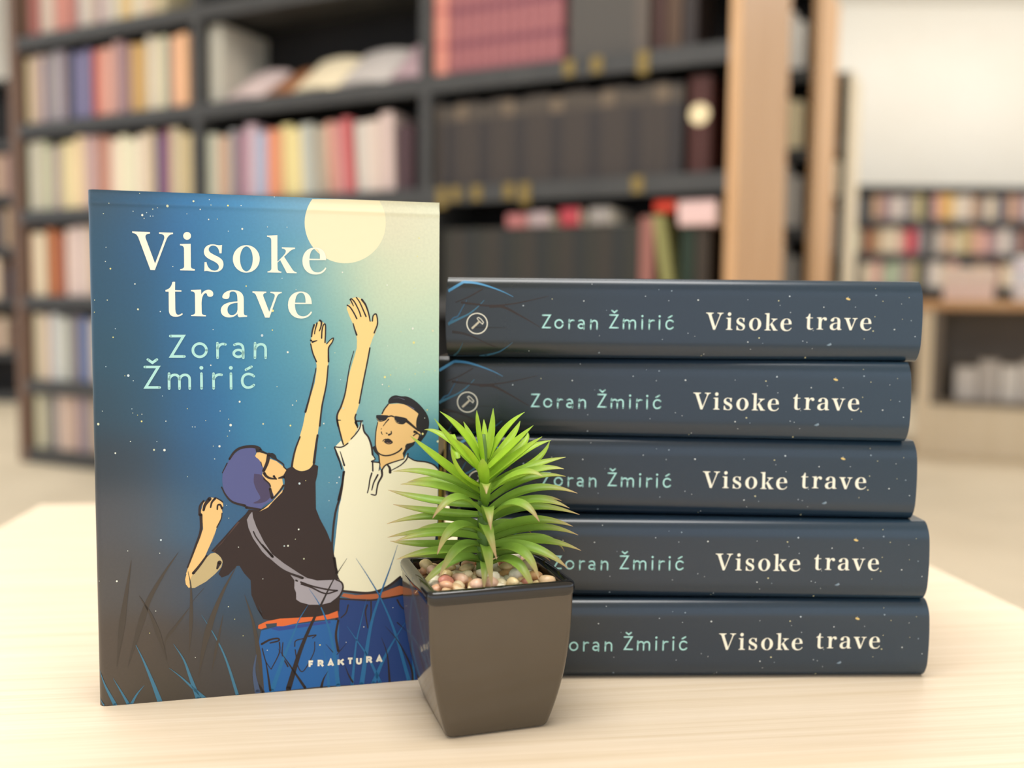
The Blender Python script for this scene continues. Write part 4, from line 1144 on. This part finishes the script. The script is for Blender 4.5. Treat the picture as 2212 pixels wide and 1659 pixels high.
def bookcase(label, mat, x0, x1, levels, depth=0.66, height=2.16, left=None, right=None, lw=0.02, rw=0.02, name='bookcase'):
    loc, rot, _ = mat.decompose()
    t = thing(name, label, 'bookcase', mat @ Vector((x0, 0, 0)), rot.to_euler().z)
    W = x1 - x0
    MB().box(0, lw, 0, depth, 0, height).build('side_panel', left or M_shelf, t)
    MB().box(W - rw, W, 0, depth, 0, height).build('side_panel', right or M_shelf, t)
    MB().box(lw, W - rw, depth * 0.47, depth * 0.47 + 0.012, 0, height).build('back_panel', M_dark, t)
    MB().box(lw, W - rw, 0, depth, height - 0.03, height).build('top_panel', M_shelf, t)
    for z in levels:
        m = MB().box(lw, W - rw, 0.012, depth - 0.012, z - 0.022, z)
        m.box(lw, W - rw, 0.0, 0.012, z - 0.05, z + 0.004)
        m.box(lw, W - rw, depth - 0.012, depth, z - 0.05, z + 0.004)
        m.build('shelf', M_shelf, t)
    MB().box(lw, W - rw, 0.03, depth - 0.03, 0, 0.01).build('plinth', M_shelf, t)
    return t


LEV = [0.06, 0.35, 0.70, 1.05, 1.40, 1.75]
bookcase('dark grey bookcase bay full of mixed books, at the left end of the row', BC, -3.0, -1.958, LEV, left=M_brown, lw=0.052)
bookcase('dark grey bookcase bay with open magazines on a shelf, middle of the row', BC, -1.958, -0.976, LEV)
bookcase('dark grey bookcase bay of matching volumes with light oak end panel', BC, -0.976, 0.03, LEV, right=M_oak, rw=0.03)


def book_mesh(w, d, h, c, bands=(), wear=0.0):
    """a shelved book: two boards, a slightly rounded spine and the page block; spine faces -y"""
    m = MB()
    col = rgb(c)
    b = min(0.0025, w * 0.2)
    n = 6
    zz = [0.0]
    cs = []
    for z0, z1, bc in bands:
        cs.append((z0 * h, z1 * h, rgb(bc)))
    cuts = sorted(set([0.0, h] + [q for z0, z1, _ in cs for q in (z0, z1)]))
    for k in range(len(cuts) - 1):
        z0, z1 = cuts[k], cuts[k + 1]
        cc = col
        for a, e, bc in cs:
            if a <= z0 + 1e-6 and z1 <= e + 1e-6:
                cc = bc
        prof = [(0, d), (0, 0.004)]
        for j in range(1, n):
            a = math.pi * j / n
            prof.append((w / 2 - w / 2 * math.cos(a), 0.004 - 0.004 * math.sin(a)))
        prof += [(w, 0.004), (w, d)]
        v = [(x, y, z) for z in (z0, z1) for x, y in prof]
        q = len(prof)
        m.add(v, [(j, j + 1, q + j + 1, q + j) for j in range(q - 1)], cc)
        if k == len(cuts) - 2:
            m.add([(x, y, z1) for x, y in prof], [tuple(range(q))], cc)
    m.box(b, w - b, 0.006, d - 0.003, 0.003, h + 0.0008, rgb((232, 222, 202)))
    m.box(0, w, d - 0.0035, d, 0.0, h, rgb((225, 214, 192)))
    return m


SHELF_WORD = {0: 'topmost shelf', 1: 'second shelf', 2: 'third shelf', 3: 'fourth shelf', 4: 'fifth shelf', 5: 'bottom shelf'}
BAY_WORD = {'A': 'left bay', 'B': 'magazine bay'}


def jitter(c, r, k):
    return tuple(max(8, min(250, x + r.randint(-k, k))) for x in c)


def place_book(mat, s_right, w, zb, h, d, color, label, group, lean=0.0, yin=0.03, bands=(), name='book'):
    m = book_mesh(w, d, h, color, bands)
    o = m.build(name, M_cloth, None)
    lx = Matrix.Translation((-s_right - w, yin, zb))
    if lean:
        lx = lx @ Matrix.Translation((w, 0, 0)) @ Matrix.Rotation(-math.radians(lean), 4, 'Y') @ Matrix.Translation((-w, 0, 0))
    o.matrix_world = mat @ lx
    tag(o, label, 'book', group)
    return o


rb = random.Random(21)
rows = {}
for bay, row, cname, col, s0, s1, zb, h, lean in BOOKS:
    w = (s1 - s0) / 1000.0
    n = max(1, round(w / 0.042))
    for q in range(n):                                            # left to right
        rows.setdefault((bay, row), []).append((cname, jitter(col, rb, 7) if n > 1 else jitter(col, rb, 0), (s1 / 1000.0) - (q + 1) * w / n, w / n, zb / 1000.0,
                                                h / 1000.0 + (rb.uniform(-0.012, 0.008) if n > 1 else 0), lean))
for (bay, row), lst in rows.items():
    for i, (cname, c, s, w, zb, h, lean) in enumerate(lst):
        s_lim = 2.925
        if s + w > s_lim:
            s = s_lim - w - 0.001
        hh = min(h, 0.285) + rb.uniform(-0.034, 0.0) - (0.02 if bay == 'B' else 0)
        if row == 4:
            hh = min(hh, 0.275)
        if row == 5:
            hh = min(hh, 0.225)
        place_book(BC, s + 0.0006, w - 0.0012, zb + 0.0045, max(hh, 0.15), rb.uniform(0.13, 0.19), c,
                   '%s book, %s from the left on the %s of the %s' % (cname, ORD[i + 1], SHELF_WORD[row], BAY_WORD[bay]),
                   'mixed books on the %s of the %s' % (SHELF_WORD[row], BAY_WORD[bay]), lean, rb.uniform(0.02, 0.035))

# matching volumes and loose books in the right-hand bay
place_book(BC, 0.908, 0.050, 1.4045, 0.285, 0.2, (214, 140, 122), 'light salmon volume at the left end of the red matching set', 'red matching volumes',
           0, 0.02, ((0.30, 0.36, (190, 112, 104)), (0.68, 0.74, (190, 112, 104))), 'volume')
for i in range(12):
    place_book(BC, 0.512 + 0.0328 * i, 0.032, 1.4045, 0.288, 0.2, (156, 96, 98),
               'dusty red volume in the matching set above the brown volumes', 'red matching volumes', 0, 0.025,
               ((0.28, 0.36, (126, 72, 82)), (0.64, 0.72, (126, 72, 82)), (0.0, 0.05, (126, 72, 82))), 'volume')
for i in range(6):
    place_book(BC, 0.247 + 0.041 * i, 0.0402, 1.4045, 0.27 - 0.004 * (i % 2), 0.2, (84, 79, 74) if i else (98, 88, 80),
               'dark grey volume %s from the right on the magazine-level shelf of the right bay' % ORD[i + 4], 'dark grey volumes', 0, 0.03, (), 'volume')
for i, (s, c) in enumerate([(0.20, (70, 44, 38)), (0.155, (88, 66, 50)), (0.11, (50, 42, 40))]):
    place_book(BC, s, 0.042, 1.4045, 0.235 + 0.01 * i, 0.18, c, ['maroon', 'brown', 'black'][i] + ' book standing to the right of the dark grey volumes', 'dark books beside the oak panel', 0, 0.05)
for i in range(20):
    tanh = i % 4 == 1
    c = (66, 58, 53) if i % 3 else (54, 49, 48)
    place_book(BC, 0.137 + 0.0412 * i, 0.0404, 1.0545, 0.262 - 0.006 * (i % 3 == 0), 0.2, c,
               'brown volume with lighter head band in the long row above the lowest yellow tags', 'brown matching volumes', 0, 0.025,
               ((0.80, 0.97, (112, 96, 78) if tanh else (80, 71, 62)),), 'volume')
o = place_book(BC, 0.058, 0.062, 1.0545, 0.27, 0.18, (70, 34, 28), 'dark red book with a round cream label beside the oak panel', 'dark books beside the oak panel', 0, 0.03)
# its round label is a disc standing slightly proud of the spine
m = MB()
m.add([(0.031, -0.0012, 0.165)] + [(0.031 + 0.029 * math.cos(j * math.pi / 12), -0.0012, 0.165 + 0.029 * math.sin(j * math.pi / 12)) for j in range(24)] +
      [(0.031 + 0.029 * math.cos(j * math.pi / 12), 0.003, 0.165 + 0.029 * math.sin(j * math.pi / 12)) for j in range(24)],
      [(0, 1 + (j + 1) % 24, 1 + j) for j in range(24)] + [(1 + j, 1 + (j + 1) % 24, 25 + (j + 1) % 24, 25 + j) for j in range(24)], rgb((240, 220, 176)))
d_ = m.build('round_label', M_cloth, o)
d_['label'] = 'round cream label'
for i in range(16):
    c = [(52, 50, 43), (44, 45, 43), (58, 52, 45)][i % 3]
    place_book(BC, 0.262 + 0.0418 * i, 0.041, 0.7045, 0.215, 0.19, c, 'dark olive volume in the row under the flat-lying books', 'dark olive matching volumes', 0, 0.03, (), 'volume')
place_book(BC, 0.216, 0.042, 0.7045, 0.235, 0.18, (150, 98, 88), 'rose brown book between dark olive volumes and leaning olive book', None, 0, 0.03)
place_book(BC, 0.150, 0.034, 0.7045, 0.245, 0.18, (140, 136, 82), 'olive green book leaning left against the rose brown book', None, 9, 0.03)
for i, s in enumerate((0.098, 0.055)):
    place_book(BC, s, 0.040, 0.7045, 0.205, 0.18, (34, 50, 36) if i == 0 else (58, 48, 38), ['dark green', 'dark brown'][i] + ' book right of the leaning olive book', None, 0, 0.04)


def flat_book(s0, s1, z, th, color, label, group, yin=0.02, d=0.2, name='book'):
    m = book_mesh(th, d, s1 - s0, color)
    o = m.build(name, M_cloth, None)
    o.matrix_world = BC @ Matrix.Translation((-s1, yin, z)) @ Matrix.Rotation(math.radians(90), 4, 'Y') @ Matrix.Translation((-th, 0, 0))
    tag(o, label, 'book', group)


for s0, s1, th, c, lab in ((0.62, 0.69, 0.040, (176, 110, 108), 'pink book lying flat on the dark olive volumes'), (0.545, 0.612, 0.045, (170, 150, 150), 'grey pink book lying flat on the dark olive volumes'),
                           (0.446, 0.508, 0.052, (176, 62, 72), 'crimson book lying flat on the dark olive volumes'), (0.349, 0.413, 0.050, (150, 142, 136), 'grey book lying flat on the dark olive volumes')):
    flat_book(s0, s1, 0.9215, th, c, lab, 'books lying on top of the dark olive row')
# wedge of loose books on the upper right of that shelf stand on the short books
for s0, s1, z, th, c, lab in ((0.033, 0.140, 0.910, 0.070, (226, 190, 184), 'thick white and pink book lying flat next to the oak panel'),):
    flat_book(s0, s1, z + 0.0005, th, c, lab, None)
flat_book(0.150, 0.182 + 0.03, 0.9410 + 0.012, 0.030, (206, 62, 40), 'bright red book lying flat above the leaning olive book', None)

for i, (s, z) in enumerate(((0.476, 1.398), (0.389, 1.398), (0.247, 1.398), (0.911, 1.048), (0.860, 1.048), (0.785, 1.048), (0.671, 1.048), (0.616, 1.048), (0.257, 1.048))):
    up = i < 3
    n = i + 1 if up else i - 2
    m = MB().box(-0.017, 0.017, -0.004, -0.001, -0.06 if i in (2, 3, 7) else -0.042, 0.004)
    o = m.build('shelf_tag', M_tagm)
    o.matrix_world = BC @ Matrix.Translation((-s, 0, z))
    tag(o, 'small yellow tag on the %s shelf edge, %s from the left' % ('upper' if up else 'lower', ORD[n]), 'shelf tag', 'yellow shelf tags')

# sloping magazines and a pale file box in the middle bay
o = MB().bevel_box(-1.945, -1.880, 0.05, 0.30, 1.4045, 1.695, 0.003, rgb((200, 194, 178))).build('file_box', M_cloth)
o.matrix_world = BC
tag(o, 'pale grey file box standing at the left end of the magazine shelf', 'box')
for i, (s0, s1, tw, el, c, lab) in enumerate(((1.69, 1.87, 10, 38, (232, 208, 202), 'white pink magazine sloping beside the pale file box'), (1.56, 1.68, 12, 34, (168, 112, 74), 'brown magazine sloping between pink and cream magazines'),
                                              (1.36, 1.55, 14, 42, (250, 232, 196), 'bright cream magazine sloping at the centre of its shelf'), (1.15, 1.35, 10, 44, (206, 196, 188), 'pale grey magazine sloping right of the bright cream one'),
                                              (1.00, 1.14, 8, 46, (190, 160, 164), 'lilac grey magazine sloping at the right end of its shelf'))):
    W = s1 - s0
    a = MB()
    n = 9
    for k in range(n):                                            # gently curled pages
        x0, x1 = -W / 2 + W * k / n, -W / 2 + W * (k + 1) / n
        z0, z1 = 0.012 * math.sin(math.pi * k / n), 0.012 * math.sin(math.pi * (k + 1) / n)
        a.add([(x0, 0, z0), (x1, 0, z1), (x1, 0.20, z1), (x0, 0.20, z0), (x0, 0, z0 + 0.012), (x1, 0, z1 + 0.012), (x1, 0.20, z1 + 0.012), (x0, 0.20, z0 + 0.012)],
              [(0, 3, 2, 1), (4, 5, 6, 7), (0, 1, 5, 4), (2, 3, 7, 6)] + ([(0, 4, 7, 3)] if k == 0 else []) + ([(1, 2, 6, 5)] if k == n - 1 else []), rgb(c))
    o = a.build('magazine', M_cloth)
    o.matrix_world = BC @ Matrix.Translation((-(s0 + s1) / 2, 0.05, 1.406)) @ Matrix.Rotation(math.radians(el), 4, 'X') @ Matrix.Rotation(math.radians(-3), 4, 'Z')
    tag(o, lab, 'magazine', 'magazines on the sloping shelf')

# ------------------------------------------------------------------ further bookcases: two rows behind on the right, one far left
def place_matrix(x, y, rz):
    return Matrix.Translation((x, y, 0)) @ Matrix.Rotation(rz, 4, 'Z')


R2 = place_matrix(1.315, 4.30, -0.46903)
bookcase('oak-ended bookcase seen edge-on just behind the right end of the row', R2, -1.1, 0.03, LEV, 0.52, 2.16, right=M_oak, rw=0.03)
R3 = place_matrix(2.06, 6.0, -0.46903)
bookcase('farthest narrow bookcase end standing against the cream wall', R3, -1.1, 0.03, LEV, 0.40, 2.16, right=M_pale, rw=0.03)
R4 = place_matrix(-3.36, 6.43, -0.2)
bookcase('dark brown bookcase far behind at the left edge', R4, -1.1, 0.03, LEV, 0.40, 2.16, left=M_brown, right=M_brown, rw=0.03)
far = random.Random(31)
pal = [('cream', (226, 214, 188)), ('white', (232, 228, 220)), ('grey', (140, 136, 132)), ('brown', (128, 92, 70)), ('black', (46, 44, 44))]
for mat, nm, ww in ((R2, 'edge-on oak bookcase', (1.75, 1.40, 1.05, 0.70)), (R3, 'farthest narrow bookcase', (1.40, 1.05, 0.70)), (R4, 'far left brown bookcase', (1.40, 1.05, 0.70, 0.35))):
    for r, zb in enumerate(ww):
        s = 0.04
        for i in range(5):
            cn, c = pal[(i + r * 2) % 5]
            if mat is R4:
                cn, c = [('dusty pink', (170, 138, 126)), ('tan', (176, 150, 122)), ('navy', (52, 54, 66)), ('brown', (110, 84, 70)), ('cream', (206, 186, 160))][(i + r) % 5]
            if mat is R2 and i > 1:
                cn, c = 'black', (46, 44, 44)
            elif mat is R2:
                cn, c = [('white', (232, 228, 220)), ('cream', (236, 220, 180)), ('grey', (186, 180, 172)), ('grey', (150, 146, 140))][r]
            w = far.uniform(0.04, 0.07)
            place_book(mat, s, w, zb + 0.0045, far.uniform(0.20, 0.28), 0.17, c,
                       '%s book, %s shelf of the %s, %s from its right' % (cn, ['upper', 'second', 'third', 'fourth'][r], nm, ORD[i + 1]), 'books in the ' + nm, 0, 0.02)
            s += w + 0.004
# low bookcase along the back wall
W5 = place_matrix(4.62, 7.45, 0.0)
bookcase('long low bookcase of colourful books against the cream back wall', W5, -2.02, 0.0, [0.06, 0.36, 0.62, 0.88, 1.14, 1.40], 0.34, 1.66, name='low_bookcase')
PALF = [('slate', (96, 96, 110)), ('peach', (206, 164, 130)), ('white', (222, 208, 196)), ('grey', (150, 140, 140)), ('khaki', (196, 180, 130)), ('dark grey', (84, 82, 76)), ('mauve', (170, 140, 140)),
        ('amber', (226, 176, 90)), ('cream', (230, 210, 180)), ('brown', (150, 96, 70)), ('pink', (224, 170, 156)), ('red', (206, 56, 76)), ('sage', (180, 190, 160)), ('tan', (190, 150, 110))]
ORDER = [[0, 5, 1, 6, 2, 3, 4, 5, 10, 7, 8, 2, 13, 3, 8, 0, 1, 6, 2, 4, 9], [12, 9, 13, 8, 8, 10, 11, 3, 5, 2, 13, 8, 4, 1, 10, 6, 2, 3, 9, 0, 1], [5, 8, 10, 12, 12, 6, 4, 5, 2, 8, 10, 3, 0, 1, 6, 9, 8, 2, 13, 4, 5]]
for r, zb in enumerate((1.40, 1.14, 0.88)):
    s = 1.985
    for i in range(21):
        cn, c = PALF[ORDER[r][i]]
        w = far.uniform(0.055, 0.095)
        s -= w + 0.002
        place_book(W5, s, w, zb + 0.0045, far.uniform(0.165, 0.20), 0.2, c,
                   '%s book, %s row of the low wall bookcase, %s from its left' % (cn, ['top', 'second', 'third'][r], ORD[i + 1]), 'colourful books along the back wall', 0, 0.02)

# ------------------------------------------------------------------ display counter at the right edge
DC = place_matrix(1.945, 4.55, -0.50)
t = thing('display_counter', 'wooden display counter with a dark open compartment at the right edge', 'counter', (1.945, 4.55, 0), -0.50)
MB().bevel_box(-0.03, 1.3, -0.03, 0.6, 0.690, 0.735, 0.004).build('counter_top', M_oak, t)
MB().box(0, 0.06, 0, 0.57, 0, 0.69).build('side_panel', M_pale, t)
MB().box(1.21, 1.27, 0, 0.57, 0, 0.69).build('side_panel', M_pale, t)
MB().box(0.06, 1.21, 0.40, 0.42, 0.26, 0.69).build('back_panel', M_taupe, t)
MB().box(0.06, 1.21, 0, 0.42, 0.24, 0.262).build('shelf', M_taupe, t)
MB().box(0.06, 1.21, 0.02, 0.04, 0, 0.24).build('front_panel', M_pale, t)
MB().box(0.06, 0.10, 0.0, 0.40, 0.262, 0.69).build('inner_lining', M_taupe, t)
x = 0.16
for i in range(9):
    w = far.uniform(0.07, 0.10)
    h = far.uniform(0.15, 0.19)
    m = book_mesh(w, 0.2, h, [(214, 206, 198), (196, 188, 180), (224, 218, 210)][i % 3])
    o = m.build('book', M_cloth)
    o.matrix_world = DC @ Matrix.Translation((x, 0.08, 0.2625))
    tag(o, 'pale book inside the dark counter compartment, %s from its left' % ORD[i + 1], 'book', 'pale books in the counter')
    x += w + 0.006
for k, (x, y, n, c, nm) in enumerate(((0.20, 0.10, 6, (236, 222, 212), 'left'), (0.50, 0.12, 8, (240, 236, 244), 'right'), (0.84, 0.10, 7, (224, 196, 186), 'end'))):
    for i in range(n):
        a = far.uniform(-0.06, 0.06)
        m = MB()
        m.bevel_box(-0.11, 0.11, 0, 0.3, 0.0, 0.0255, 0.002, rgb(tuple(max(0, min(250, q + far.randint(-8, 8))) for q in c)))
        o = m.build('book', M_cloth)
        o.matrix_world = DC @ Matrix.Translation((x, y, 0.7355 + 0.026 * i)) @ Matrix.Rotation(a, 4, 'Z')
        tag(o, 'pale book lying in the %s pile on the counter, %s from the bottom' % (nm, ORD[i + 1]), 'book', 'piles of pale books on the counter')
